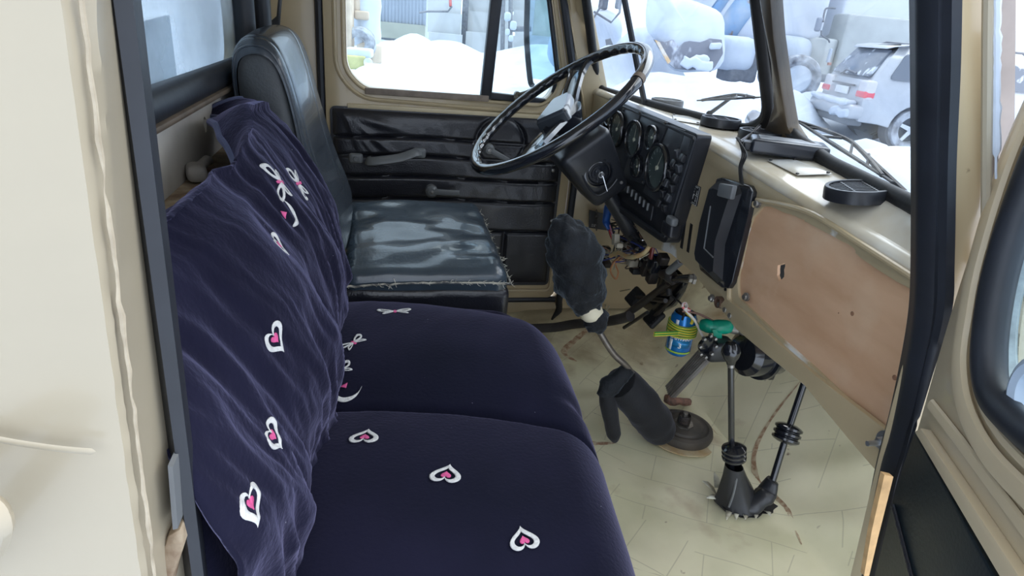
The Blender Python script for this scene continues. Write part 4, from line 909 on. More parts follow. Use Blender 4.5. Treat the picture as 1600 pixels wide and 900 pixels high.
b = B(); q = [P(922, 484, y=1.30), P(925, 492, y=1.30)]; hb = blob([P(920, 478, y=1.325), P(926, 488, y=1.322), P(929, 496, y=1.32)], [.030, .030, .024], lump=.15, n=20); build(hb, 'hide_cuff', HIDE, fmr, angle=80)
fb = blob([P(928, 490, y=1.325), P(931, 498, y=1.325), P(934, 508, y=1.322), P(937, 516, y=1.32)], [.026, .037, .032, .012], lump=.4, seed=8, n=24); build(fb, 'fur_cuff', FUR, fmr, angle=80); build(spikes(fb, .008, .0008, 2500, 5), 'cuff_pile', FUR, fmr, kind='stuff')
cm = empty('cloth_mitt', P(1015, 690, z=.0), 'black cloth mitten with thumb and fur lining wrapped round the foot of the gear lever', 'mitten')
mb = blob([P(968, 596, y=1.32), P(978, 606, y=1.32), P(1000, 630, y=1.32), P(1019, 655, y=1.33), P(1030, 670, y=1.335), P(1036, 678, y=1.34)], [.056, .060, .064, .064, .056, .026], lump=.08, n=30, sm=6, flat=.85)
build(mb, 'mitten_body', FAB, cm, angle=80)
tb = blob([P(948, 612, y=1.30), P(950, 630, y=1.295), P(955, 655, y=1.30), P(959, 678, y=1.31), P(961, 690, y=1.312)], [.020, .023, .022, .020, .007], lump=.08, n=20); build(tb, 'thumb', FAB, cm, angle=80)
cf = blob([P(985, 578, y=1.31), P(972, 586, y=1.305), P(955, 602, y=1.30), P(942, 618, y=1.295)], [.010, .022, .026, .018], lump=.5, n=20); build(cf, 'fur_lining', FUR, cm, angle=80); build(spikes(cf, .009, .0008, 2500, 9), 'lining_pile', FUR, cm, kind='stuff')

# transfer-case levers with bellows and torn boot
def bellows(b, c, ax, r=.024, n=4, h=.011):
    prof = [(r*.55, -n*h/2-.004)]
    for k in range(n): z = (k-n/2)*h; prof += [(r*.84, z), (r, z+h*.3), (r, z+h*.7), (r*.84, z+h*.95)]
    prof += [(r*.5, n*h/2+.004), (0, n*h/2+.004)]; b.lathe(prof, c, ax, 24)
l1b, l1t = V(.885, 1.062, .04), P(1142, 555, y=1.10)
t1 = empty('transfer_lever', V(.885, 1.062, .01), 'upright black lever with ball knob and ribbed bellows standing on the floor', 'lever')
b = B(); b.tube([l1b, l1t], .0075, n=12); build(b, 'rod', PLG, t1)
b = B(); ax = (l1t-l1b).normalized(); b.lathe([(0, .034), (.012, .031), (.020, .020), (.022, .008), (.019, -.004), (.012, -.014), (.010, -.022)], l1t, ax, 20); build(b, 'knob', PLG, t1)
b = B(); b.lathe([(.0085, -.03), (.0085, -.012), (0, -.012)], l1t, ax, 12); build(b, 'ferrule', STE, t1)
b = B(); bellows(b, P(1147, 708, y=1.06), ax, .029, 3, .012); build(b, 'bellows', PLG, t1, angle=50)
l2b = P(1202, 768, z=.05); l2m = P(1230, 677, y=1.10); l2t = P(1256, 600, y=1.14)
t2 = empty('transfer_lever', V(l2b.x, l2b.y, .01), 'leaning black lever with ribbed bellows passing up behind the lower edge of the dashboard', 'lever')
b = B(); b.tube([l2b, l2m, l2t, l2t+(l2t-l2m)*1.0], .0085, n=12); build(b, 'rod', PLG, t2)
b = B(); bellows(b, l2m, (l2t-l2b), .034, 3, .014); build(b, 'bellows', PLG, t2, angle=50)
bt = empty('rubber_boot', V(.92, 1.06, .0), 'torn black rubber boot joining the two floor levers where the pale mat is ripped open', 'boot')
pm = P(1147, 728, y=1.06)
b = B(); rows = []
for t, wx, wy, sh in ((0, .022, .022, 0), (.3, .032, .026, .006), (.6, .044, .032, .012), (.85, .052, .042, .02), (1, .060, .048, .022)):
    c = pm.lerp(V(.905, 1.055, .015), t); rows.append([c+V(wx*math.cos(a)*(1+.10*math.sin(5*a)*t), wy*math.sin(a)*(1+.1*math.cos(4*a)*t), .004*math.sin(3*a)*t) for a in [2*PI*k/40 for k in range(40)]])
b.grid(rows, cv=True); build(b, 'boot_sleeve', PLA, bt, angle=70)
b = blob([V(.885, 1.035, .022), V(.925, 1.03, .030), V(.96, 1.04, .045), l2b+V(-.006, 0, .005), l2b+V(.004, .004, .030)], [.016, .026, .028, .024, .016], lump=.35, n=26, sm=6, flat=.7); build(b, 'boot_bridge', PLA, bt, angle=70)
b = B(); b.tube(smooth([pm+V(.0, -.02, -.01), pm+V(-.004, -.03, -.06), pm+V(-.008, -.032, -.10)], 4), .0028, n=6); build(b, 'cable_tie', PLH, bt)
FLP = mat('curled_lino', (.72, .71, .60), .5, col2=(.30, .27, .2), vscale=30)
for px, py, qx, qy, w, h in ((1118, 768, 1098, 752, 14, .030), (1128, 778, 1104, 778, 10, .02), (1140, 796, 1135, 812, 7, .022), (1150, 800, 1150, 812, 6, .018), (1165, 803, 1164, 812, 6, .016), (1180, 802, 1181, 810, 6, .016), (1196, 798, 1204, 806, 7, .02), (1122, 762, 1116, 738, 8, .02)):
    a = P(px, py, z=.01); c = P(qx, qy, z=.01+h); d = (c-a); s_ = V(-d.y, d.x, 0).normalized()*w*.0012
    b = B(); b.grid([[a-s_, a+s_], [a.lerp(c, .5)-s_*.8+V(0, 0, .004), a.lerp(c, .5)+s_*.8+V(0, 0, .004)], [c-s_*.1, c+s_*.1]]); build(b, 'mat_shred', FLP, bt, solid=.0015)
b = B(); hp = [V(.925+.075*math.cos(a)*(1+.25*nz(a*3, 2)), 1.05+.050*math.sin(a)*(1+.3*nz(a*2.5, 7)), .0155+.004*nz(a)) for a in [2*PI*k/44 for k in range(44)]]; b.prism(hp, (0, 0, .002)); build(b, 'floor_opening', RUBD, bt)

# grey ribbed accelerator plank
pk = empty('accelerator_plank', P(1045, 618, z=.02), 'weathered grey ribbed plank leaning up from the floor under the can', 'pedal')
pa, pbb = P(1046, 614, z=.035), P(1103, 553, y=1.42); R = basis(pbb-pa, V(0, 1, .3).cross(pbb-pa).cross(pbb-pa)*-1)
b = B(); L = (pbb-pa).length; b.box((pa+pbb)/2, (L, .052, .014), R); build(b, 'plank', WOODG, pk, bevel=.003)
b = B()
for k in range(-3, 4): b.box((pa+pbb)/2+R@V(0, k*.0072, .0085), (L*.97, .003, .004), R)
build(b, 'ribs', WOODG, pk)
b = blob([P(1040, 622, z=.03), P(1060, 628, z=.02), P(1078, 628, z=.015)], [.012, .016, .010], lump=.6, n=14); build(b, 'rusty_hinge', mat('pink_rust', (.30, .15, .11), .7, col2=(.08, .06, .05), vscale=60, bump=.4), pk)

# pedals and their bracket
pdl = empty('pedal_bracket', P(1060, 445, x=.80), 'black pedal bracket with rod and pivot bolt below the instrument panel', 'bracket')
b = B(); A = [P(x, y, x=.86) for x, y in ((1000, 478), (1025, 448), (1028, 410), (1048, 418), (1068, 438), (1062, 455), (1048, 478), (1022, 492))]; b.prism(A, (.02, 0, 0)); build(b, 'bracket_plate', PLG, pdl, bevel=.004)
b = B(); b.tube([P(1044, 436, x=.80), P(1082, 435, x=.775)], .011, n=14); build(b, 'pivot_tube', PLG, pdl)
b = B(); b.lathe([(0, -.012), (.010, -.012), (.010, -.004), (.014, -.003), (.014, .004)], P(1084, 436, x=.765), (1, -.3, 0), 6); build(b, 'pivot_nut', STE, pdl, angle=30)
b = blob([P(1035, 428, x=.80), P(1048, 432, x=.79), P(1055, 442, x=.80)], [.012, .018, .012], lump=.3, n=14); build(b, 'pivot_casting', DST, pdl)
b = B(); b.tube([P(965, 502, x=.80), P(1000, 476, x=.81), P(1044, 442, x=.82)], [.010, .012, .009], n=12); b.tube([P(975, 512, x=.81), P(1012, 488, x=.82)], .006, n=8); build(b, 'push_rod', DST, pdl)
b = B(); b.tube([P(1045, 452, x=.79), P(1046, 462, x=.79)], .008, n=10); b.tube(smooth([P(1046, 460, x=.79), P(1062, 472, x=.80), P(1070, 484, x=.80), P(1066, 500, x=.80)], 5), .0028, n=6); build(b, 'brake_switch_lead', RUBD, pdl)
for name_lab, (px, py), (qx, qy), X in (('round cornered black clutch pedal pad left of the pedal bracket', (992, 464), (1040, 470), .84), ('black brake pedal pad just below the bracket beside the can', (1022, 496), (1050, 466), .86)):
    pd = empty('foot_pedal', P(px, py, x=X), name_lab, 'pedal'); c = P(px, py, x=X); n_ = V(-.75, -.25, .6).normalized(); R = basis(V(0, 1, .1).cross(n_), V(0, 1, .1)); R = basis(n_.cross(V(0, 1, 0)), V(0, 1, 0))
    b = B(); b.rbox(c, (.062, .066, .018), .008, n=3, R=R); build(b, 'pad', RUBD, pd, angle=60)
    b = B()
    for k in range(-2, 3):
        for s_ in (1, -1): b.box(c+R@V(k*.011, 0, .0095*s_), (.004, .05, .003), R)
    build(b, 'grip_ribs', RUBD, pd)
    b = B(); b.tube([c, c.lerp(P(qx, qy, x=X), .6), P(qx, qy, x=X-.02)], .007, n=10); build(b, 'pedal_arm', DST, pd)
# hose on the floor by the far door
b = B(); b.tube(smooth([V(.46, 2.0, .09), P(800, 511, y=1.98), P(860, 512, y=1.90), P(900, 506, y=1.84), P(950, 502, y=1.72), P(985, 494, y=1.62)], 6), .017, n=14); build(b, 'heater_hose', mat('dirty_hose', (.05, .045, .045), .6, var=.4, vscale=20), label='thick black hose lying along the floor edge by the far door', cat='hose')
b = B(); b.tube(smooth([P(952, 478, x=.90), P(946, 486, x=.88), P(948, 470, x=.95), P(960, 458, x=.97), P(985, 452, x=.95)], 6), .0025, n=6); build(b, 'thin_cable', mat('khaki_wire', (.36, .33, .24), .5), label='thin khaki cable looping beside the clutch pedal', cat='cable')
b = blob([P(872, 455, y=2.03), P(874, 480, y=2.03), P(862, 500, y=2.03)], [.006, .014, .004], lump=.5, n=12); build(b, 'torn_rubber_flap', RUBD, label='torn black rubber scrap hanging at the far door sill beside the fur mitten', cat='rubber scrap')

# beer can strapped with striped cable
cc = P(1058, 548, y=1.35)+V(0, 0, -.004); r = .0345
can = empty('drink_can', cc, 'blue and white drink can bound with yellow and green striped cable', 'can')
b = B(); Hc = .122; b.lathe([(0, .004), (r*.7, .004), (r*.78, 0), (r, .010), (r, Hc-.014), (r*.83, Hc-.002), (r*.83, Hc), (r*.76, Hc-.001), (r*.74, Hc-.006)], cc, (0, 0, 1), 40); build(b, 'can_body', mat('can_blue', (.01, .12, .50), .25, metal=.4, col2=(.02, .25, .62), vscale=25, coat=.3), can, angle=50)
b = B(); b.lathe([(r*.80, Hc+.001), (r*.74, Hc-.004), (0, Hc-.004)], cc, (0, 0, 1), 30); b.lathe([(.010, Hc-.004), (.014, Hc+.004), (.006, Hc+.006), (0, Hc+.006)], cc+V(-.008, .004, 0), (0, 0, 1), 8); build(b, 'blackened_top', mat('sooty_top', (.06, .05, .045), .6, var=.5, vscale=80, bump=.3), can)
camd = math.atan2(CAM.y-cc.y, CAM.x-cc.x)
def onc(ang, z, d=.0008): return cc+V((r+d)*math.cos(camd+ang), (r+d)*math.sin(camd+ang), z)
b = B(); b.grid([[onc(-.9+1.8*k/16, z) for k in range(17)] for z in (.030, .052)]); build(b, 'label_band', mat('label_blue', (.02, .22, .50), .3, metal=.3), can, solid=.0003)
b = B(); b.grid([[onc(a, z, .0012) for a in (-.75, -.62, -.5)] for z in (.018, .050)]); build(b, 'label_stripe', mat('label_white', (.75, .78, .8), .35), can, solid=.0003)
b = B(); b.grid([[onc(a, z, .0012) for a in (-.55, -.42, -.3)] for z in (.096, .110)]); build(b, 'label_patch', mat('label_white', (.75, .78, .8), .35), can, solid=.0003)
b = B(); b.grid([[onc(-1.2+2.4*k/16, z, .001) for k in range(17)] for z in (.012, .017)]); build(b, 'lower_band', mat('label_lime', (.35, .55, .05), .4), can, solid=.0003)
def text_on_can(s, z, hgt, nm, a0):
    cu = bpy.data.curves.new('txt', 'FONT'); cu.body = s; cu.size = hgt; cu.align_x = 'CENTER'; cu.extrude = .0003; cu.offset = .0003
    o = bpy.data.objects.new('txt', cu); COL.objects.link(o); bpy.context.view_layer.update()
    me = o.to_mesh(); bb = B(); vs = [onc(a0+v.co.x/r, z+v.co.y, .0012+v.co.z) for v in me.vertices]; bb.add(vs, [tuple(p.vertices) for p in me.polygons])
    o.to_mesh_clear(); bpy.data.objects.remove(o); bpy.data.curves.remove(cu); build(bb, nm, MATS['label_white'], can)
text_on_can('БАЛТИКА', .053, .0125, 'brand_lettering', .1); text_on_can('3', .030, .020, 'number_lettering', .1)
YG = [mat('yellow_wire', (.72, .60, .06), .4), mat('green_wire', (.06, .30, .06), .4)]
for k in range(5):
    z0 = .062+.0078*k; b = B(); pts = [onc(2*PI*j/40, z0+.0012*math.sin(j*.5+k), .003) for j in range(40)]
    b.tube(pts, .0034, n=8, closed=True); wr_ = build(b, 'striped_cable', YG[0], can)
    b = B(); b.tube([q+V(0, 0, .0016)+(q-cc-V(0, 0, q.z-cc.z)).normalized()*.0022 for q in pts], .0014, n=6, closed=True); build(b, 'green_stripe', YG[1], wr_)
e1 = onc(-.25, .070, .004); e2 = P(1022, 524, y=1.30)
for k, dz in enumerate((0, .007)):
    b = B(); b.tube([e1+V(.02, 0, dz), e1+V(0, 0, dz), e2+V(0, 0, dz)], .0034, n=8); w_ = build(b, 'cable_tail', YG[0], can)
    b = B(); b.tube([e1+V(.02, -.002, dz+.002), e1+V(0, -.002, dz+.002), e2+V(0, -.002, dz+.002)], .0022, n=6); build(b, 'green_stripe', YG[1], w_)
# green taped joint, black brake valve with drum
tj = empty('taped_joint', P(1120, 520, y=1.25), 'hose joint wrapped in bright green tape below the dashboard edge', 'hose joint')
b = blob([P(1096, 508, y=1.27), P(1104, 509, y=1.26), P(1112, 511, y=1.255), P(1122, 511, y=1.25), P(1134, 511, y=1.25), P(1140, 512, y=1.25)], [.014, .018, .017, .019, .018, .014], lump=.12, n=18); build(b, 'green_tape', TAPE, tj, angle=60)
b = B(); A = [P(x, y, y=1.235) for x, y in ((1113, 515), (1128, 515), (1128, 529), (1116, 528))]; b.prism(A, (0, .002, 0)); build(b, 'tape_tail', TAPE, tj)
b = B(); b.tube([P(1138, 512, y=1.25), P(1150, 515, y=1.25)], .013, n=14); b.tube([P(1150, 515, y=1.25), P(1185, 530, y=1.27)], .008, n=10); build(b, 'steel_collar', STE, tj)
bv = empty('brake_valve', P(1150, 590, y=1.22), 'black cast brake valve with a round drum tucked under the dashboard', 'valve')
ax = V(.75, .15, -.12).normalized(); c = P(1172, 552, y=1.24)
b = B(); b.lathe([(0, -.03), (.045, -.03), (.060, -.015), (.062, .03), (.070, .032), (.070, .042), (.060, .044), (.056, .09), (.050, .10), (0, .10)], c, ax, 36); build(b, 'drum', PLG, bv, angle=40)
b = B(); b.rbox(P(1122, 545, y=1.23), (.075, .06, .055), .014, n=3); build(b, 'valve_body', PLA, bv)
b = B()
for k in range(8):
    a = 2*PI*k/8; b.lathe([(0, -.010), (.004, -.009), (.005, 0)], P(1105, 540, y=1.20)+V(.026*math.cos(a)*.35, .0, .030*math.sin(a))+V(.012*math.cos(a), 0, 0), (0, 1, 0), 8)
build(b, 'flange_bolts', STE, bv)
b = B(); b.lathe([(.024, -.006), (.026, 0), (.024, .006), (0, .006)], P(1106, 540, y=1.205), (0, 1, .1), 24); build(b, 'flange', PLG, bv)
b = B(); b.tube(smooth([P(1190, 575, y=1.25), P(1205, 590, y=1.25), P(1208, 560, y=1.27)], 5), .008, n=10); build(b, 'pipe', PLG, bv)
for pts, r_, mt, nm, lab in (
    ([P(1068, 482, y=1.30), P(1085, 500, y=1.28), P(1095, 520, y=1.27), P(1104, 535, y=1.26)], .0035, mat('white_wire', (.7, .66, .6), .5), 'white_lead', 'white and red lead running from the can top to the black valve'),
    ([P(1066, 486, y=1.30), P(1090, 490, y=1.28), P(1115, 502, y=1.26)], .003, mat('brown_wire', (.16, .08, .06), .5), 'brown_lead', 'brown lead from the can top to the green taped joint'),
    ([P(1072, 488, y=1.31), P(1082, 498, y=1.30), P(1080, 506, y=1.30)], .004, YG[0], 'yellow_lead', 'short yellow green lead end hanging over the can rim')):
    b = B(); b.tube(smooth(pts, 5), r_, n=8); build(b, nm, mt, label=lab, cat='wire')
b = B(); b.lathe([(.006, 0), (.010, .002), (.010, .006), (.006, .008)], P(1068, 478, y=1.30), (.3, -1, .5), 16); b.lathe([(0, 0), (.006, .002), (.006, .012), (0, .014)], P(1072, 482, y=1.30), (.5, -.6, -.3), 12); build(b, 'wire_ring', mat('red_white_ring', (.55, .10, .10), .4, col2=(.7, .66, .62), vscale=90, contrast=(.45, .55)), label='small red and white ring terminal above the drink can', cat='terminal')

# wiring under the instrument panel
wb = empty('wiring_loom', P(985, 400, x=.78), 'tangle of wires and connectors hanging open under the instrument panel', 'wiring')
b = blob([P(962, 306, x=.70), P(952, 322, x=.70), P(947, 345, x=.71), P(952, 358, x=.71)], [.008, .013, .012, .006], lump=.5, n=16); build(b, 'blue_tape_wrap', BLUET, wb, label='blue tape wrap on wires', angle=60)
for k, mt in enumerate((mat('red_wire', (.55, .06, .06), .4), mat('pink_wire', (.6, .25, .28), .4), mat('black_wire', (.02, .02, .02), .4))):
    b = B(); b.tube([P(950+k*3, 352, x=.71), P(954+k*3, 368, x=.71), P(958+k*4, 380, x=.72)], .0018, n=6); build(b, 'wire', mt, wb)
R = Matrix.Rotation(-.35, 3, 'X'); b = B(); b.rbox(P(962, 374, x=.715), (.018, .026, .034), .004, n=2, R=R); b.rbox(P(967, 384, x=.715), (.02, .022, .014), .003, n=2, R=R); build(b, 'connector', mat('cream_connector', (.42, .38, .30), .5), wb)
ORW = mat('orange_wire', (.60, .36, .16), .5, col2=(.55, .45, .25), vscale=40)
b = B(); lo = smooth([P(954, 400, x=.75), P(966, 395, x=.75), P(985, 402, x=.75), P(1005, 396, x=.76), P(1015, 384, x=.77)], 6); b.tube(lo, [.007+.003*nz(k*.9) for k in range(len(lo))], n=10); build(b, 'loom_wrap', ORW, wb, label='cream coloured loom wrap')
b = B(); b.tube(smooth([P(968, 402, x=.76), P(958, 412, x=.76), P(954, 424, x=.76), P(962, 436, x=.76), P(966, 425, x=.77), P(962, 412, x=.77), P(974, 402, x=.77)], 6), .0026, n=6); build(b, 'orange_loop', mat('orange_loop_wire', (.62, .28, .13), .45), wb)
rnd = random.Random(5)
for (px, py), sz, mt in (((1000, 378), (.03, .05, .035), PLG), ((1022, 412), (.03, .04, .05), PLG), ((1010, 420), (.03, .03, .045), DST), ((980, 385), (.03, .03, .03), RUBD), ((1036, 405), (.03, .03, .03), DST), ((1000, 398), (.02, .03, .02), STE)):
    b = B(); b.rbox(P(px, py, x=.81), sz, .006, n=2, R=Matrix.Rotation(rnd.uniform(-.7, .7), 3, 'X')); build(b, 'connector_block', mt, wb)
rnd = random.Random(11); cols = [(.02, .02, .02), (.35, .18, .12), (.03, .05, .25), (.45, .42, .35), (.02, .02, .02), (.12, .09, .07)]
for k in range(48):
    x0, y0 = rnd.uniform(955, 1015), rnd.uniform(345, 400); pts = [P(x0+rnd.uniform(-22, 22)*j*.7, y0+rnd.uniform(-18, 18)*j*.6, x=.76+rnd.uniform(-.01, .06)) for j in range(4)]
    b = B(); b.tube(smooth(pts, 5), rnd.uniform(.0014, .003), n=6); build(b, 'wire', mat('wire_%d' % (k % 6), cols[k % 6], .45), wb)
b = B(); b.rbox(P(988, 410, x=.79), (.03, .03, .024), .004, n=2); build(b, 'relay_connector', mat('cream_connector', (.42, .38, .30), .5), wb)
b = B(); b.rbox(P(993, 422, x=.80), (.03, .035, .02), .004, n=2); build(b, 'relay_base', RUBD, wb)
hb_ = empty('dark_filler_box', P(975, 335, x=1.0), 'dark heater box added deep under the instrument panel to darken the space behind the wires', 'filler')  # added dark mass that fills the beige background behind the wires
b = B(); b.rbox((1.0, 1.62, .60), (.26, .62, .24), .04, n=4); build(b, 'housing', RUBD, hb_)
b = B(); b.lathe([(0, -.03), (.05, -.03), (.055, 0), (.055, .04)], (.86, 1.72, .56), (1, 0, 0), 24); build(b, 'filler_collar', DST, hb_)
fx = empty('fuse_and_switch_cluster', P(985, 420, x=.84), 'dark rusty bracketry and switches between the wires and the pedals', 'bracketry')
for (px, py), sz, mt, nm in (((946, 395), (.03, .028, .05), PLG, 'relay'), ((948, 412), (.03, .034, .02), DST, 'relay_foot'), ((975, 335), (.04, .06, .05), RUBD, 'air_duct_end'), ((1000, 360), (.04, .05, .04), DST, 'switch_body'), ((1012, 400), (.03, .05, .02), STE, 'bracket'), ((1020, 428), (.03, .03, .06), DST, 'valve_stem'), ((1005, 412), (.03, .06, .03), PLG, 'switch_housing')):
    b = B(); b.rbox(P(px, py, x=.82), sz, .006, n=2, R=Matrix.Rotation(rnd.uniform(-.5, .5), 3, 'X')); build(b, nm, mt, fx)
b = B(); c = P(972, 338, x=.78); b.lathe([(0, 0), (.034, 0), (.036, .004), (.036, .05), (.030, .05)], c, (1, .2, .1), 24); build(b, 'round_duct', RUBD, fx)
for px, py, qx, qy in ((993, 343, 1008, 352), (1000, 404, 1018, 394), (1004, 375, 1014, 380)):
    b = B(); b.tube([P(px, py, x=.76), P(qx, qy, x=.78)], .003, n=8); b.lathe([(0, 0), (.006, .001), (.006, .004), (0, .005)], P(px, py, x=.76), (-1, 0, 0), 10); build(b, 'lever_stub', CHR, fx)
b = B(); b.rbox(P(1017, 394, x=.78), (.01, .026, .04), .006, n=2); build(b, 'red_lamp', mat('dark_red_lens', (.16, .03, .03), .2, coat=.5), fx)
b = B(); b.tube([P(1045, 424, x=.77), P(1064, 408, x=.765)], .010, n=12); build(b, 'strut_sleeve', PLH, fx)
b = B(); b.tube([P(1062, 410, x=.765), P(1074, 396, x=.755)], .005, n=8); build(b, 'rust_link', MATS['rust_bushing'], fx)
b = B(); A = [P(x, y, y=2.05) for x, y in ((921, 328), (950, 336), (948, 360), (920, 356))]; b.prism(A, (0, .004, 0)); lp = build(b, 'switch_label_plate', PLA, label='small black label plate with a lamp symbol on the far kick panel', cat='label plate')
b = B(); c = P(928, 352, y=2.046); b.prism([c+V(0, 0, .005), c+V(.006, 0, .005), c+V(.009, 0, 0), c+V(.006, 0, -.005), c+V(0, 0, -.005)], (0, -.001, 0))
for k in range(3): b.box(c+V(-.006, 0, .004-.004*k), (.006, .001, .0012))
build(b, 'lamp_symbol', MATS['plate_white'], lp)
b = B()
for k in range(5): b.tube([P(932, 332+6*k, y=2.03)+V(.006*math.cos(a)*(1 if k % 2 else .4), .004*math.sin(a)*(.3 if k % 2 else 1), .010*math.sin(a)) for a in [2*PI*j/10 for j in range(10)]], .0015, n=5, closed=True)
build(b, 'pull_chain', DST, label='short metal chain hanging in front of the far kick panel label plate', cat='chain')
# ================================================================ ON THE DASH
bx = empty('radio_box', dtop(1212, 245), 'flat black rectangular electronic box lying on the dashboard by the centre pillar', 'electronic box')
c = dtop(1212, 246)+V(.022, 0, .020); R = rotz(math.atan2(-.075, .135))
b = B(); b.rbox(c, (.150, .085, .030), .007, n=4, R=R); build(b, 'case', mat('box_plastic', (.012, .015, .024), .3, coat=.3), bx, angle=50)
b = B(); b.rbox(c+R@V(0, 0, .0152), (.118, .060, .002), .001, n=2, R=R); build(b, 'sticker', mat('worn_sticker', (.30, .31, .33), .4, col2=(.12, .13, .15), vscale=30), bx)
b = B(); b.rbox(c+R@V(-.080, -.01, -.004), (.018, .04, .018), .004, n=2, R=R); build(b, 'plug', PLA, bx)
w0 = c+R@V(-.09, -.01, -.004)
for k in range(3):
    b = B(); b.tube(smooth([w0, w0+V(-.012, .004*k, .012), P(1160+3*k, 240, x=XD-.008), P(1155+2*k, 262, x=XD-.010), P(1157+2*k, 288, x=XD-.010)], 6), .0018, n=6); build(b, 'power_lead', RUBD, bx)
for k in range(4):
    b = B(); q = dtop(1182+4*k, 216-2*k)+V(0, 0, .02); b.tube(smooth([w0+V(0, .004*k, .004), q+V(0, 0, .010), q+V(.02, .02+.01*k, .004), q+V(.03, .0, 0)], 6), .0022, n=6); build(b, 'coiled_lead', mat('grey_cord', (.22, .23, .27), .5) if k % 2 else RUBD, bx)
b = blob([dtop(1168, 196)+V(0, 0, .012), dtop(1176, 200)+V(0, 0, .022), dtop(1182, 210)+V(0, 0, .014), dtop(1196, 214)+V(0, 0, .010)], [.010, .020, .017, .008], lump=.9, n=16, sm=6)
build(b, 'crumpled_wrapper', mat('purple_wrapper', (.07, .05, .11), .25, col2=(.02, .02, .04), vscale=40, coat=.5), label='small crumpled dark purple wrapper on the dash beside the centre pillar', cat='wrapper', angle=50)

# ================================================================ OUTSIDE, AGAINST THE GLASS
def wiper(pane, tip0, tip1, pivot, lab):
    pts, n, pt = pane; nn = n if n.x > 0 else -n; o = pt+nn*.035
    f = lambda q, d=0: PP(q[0], q[1], o+nn*d, n)
    w = empty('windscreen_wiper', f(pivot), lab, 'wiper')
    a, c = f(tip0), f(tip1); b = B(); b.tube([a, a.lerp(c, .5), c], [.004, .007, .004], n=8, flat=.5); build(b, 'blade', RUBD, w)
    b = B(); b.tube(smooth([a.lerp(c, .08), a.lerp(c, .3)+nn*.018, a.lerp(c, .5)+nn*.028, a.lerp(c, .7)+nn*.018, a.lerp(c, .92)], 5), .004, n=8)
    for t in (.2, .35, .65, .8): b.tube([a.lerp(c, t), a.lerp(c, t+(.1 if t < .5 else -.1))+nn*.024], .003, n=6)
    build(b, 'yoke', DST, w)
    b = B(); b.tube([a.lerp(c, .5)+nn*.03, f(pivot, .03), f(pivot, .0)], [.004, .006, .009], n=8); build(b, 'arm', DST, w)
wiper(panes[0], (1090, 157), (1187, 152), (1108, 178), 'thin wiper resting almost level across the far windscreen pane')
wiper(panes[1], (1238, 184), (1395, 285), (1432, 318), 'wiper slanting down across the near windscreen pane below the silver car')
# ================================================================ OUTDOORS
def PD(px, py, dep): return CAM+ray(px, py)*(dep/F)
GZ = -.65
heaps = []
def heap(px, pyt, dep, w, d): q = PD(px, pyt, dep); heaps.append((q.x, q.y, q.z-GZ, w, d))
heap(648, 52, 24, 1.3, 1.6); heap(700, 62, 26, 1.8, 1.8); heap(612, 62, 22, .9, 1.2); heap(590, 100, 13, .9, 1.0); heap(560, 108, 12, .9, .8); heap(760, 88, 30, 3, 2)
heap(860, 70, 30, 3, 2); heap(1100, 118, 12, 1.6, 1.5); heap(1165, 128, 11.5, 1.2, 1.2); heap(1035, 112, 12, 1.4, 1.3); heap(1010, 40, 16, 1.4, 1.0); heap(960, 70, 14, 1.2, 1.2); heap(1280, 142, 14, 1.0, 1.2); heap(1235, 140, 13, .9, 1.0); heap(1300, 208, 10, .8, .6); heap(1360, 215, 9.5, .8, .6)
def gz(x, y):
    z = GZ+.10*nz(x*.35, y*.35, 2)+.04*nz(x*1.3, y*1.3)
    for hx, hy, hh, w, d in heaps:
        e = ((x-hx)/w)**2+((y-hy)/d)**2
        if e < 8: z = max(z, GZ+hh*math.exp(-e)+.05*nz(x*1.1, y*1.1, 4))
    return z
b = B(); b.grid([[V(x, y, gz(x, y)) for y in [2.5+47.5*(j/230)**1.25 for j in range(231)]] for x in [-12+60*i/240 for i in range(241)]]); build(b, 'snowy_yard', SNOW, kind='structure', origin=(0, 0, GZ), angle=80)
b = B(); b.grid([[V(x, y, GZ-.1) for y in (-40, 160)] for x in (-90, 160)]); build(b, 'open_ground', SNOW, kind='structure', origin=(0, 0, GZ))

CORR = mat('corrugated_grey', (.42, .47, .55), .55, var=.15, vscale=.6)
CONC = mat('pale_concrete', (.56, .57, .58), .85, var=.12, vscale=.7, bump=.2, bscale=4)
OLIV = mat('olive_plinth', (.42, .43, .36), .85, var=.15, vscale=1)
DARKP = mat('dark_pipe', (.20, .21, .24), .6, var=.3)
# corrugated shed
sd = empty('corrugated_shed', PD(628, 62, 40), 'grey corrugated metal shed on an olive plinth seen through the far door window', 'shed')
a, c = PD(585, 60, 40), PD(664, 60, 40); dx = (c-a); dx.z = 0; n_ = V(dx.y, -dx.x, 0).normalized(); n_ = n_ if n_.dot(CAM-a) > 0 else -n_
z0, zp, z1 = GZ, PD(628, 40, 40).z, PD(628, -110, 40).z
b = B(); K = 60; b.grid([[V(a.x, a.y, z)+dx*(k/K)+n_*(.05*(1 if (k//2) % 2 else 0)) for z in (zp, z1)] for k in range(K+1)]); build(b, 'corrugated_wall', CORR, sd, solid=.03)
b = B(); b.box((a+c)/2*1.0+V(0, 0, (z0+zp)/2-a.z)-n_*.2, (dx.length, .6, zp-z0), basis(dx, n_)); build(b, 'plinth', OLIV, sd)
b = B(); b.box(V(a.x, a.y, (z0+z1)/2)+dx*.5-n_*2.2, (dx.length, 4.0, z1-z0-.05), basis(dx, n_)); build(b, 'shed_body', CORR, sd)
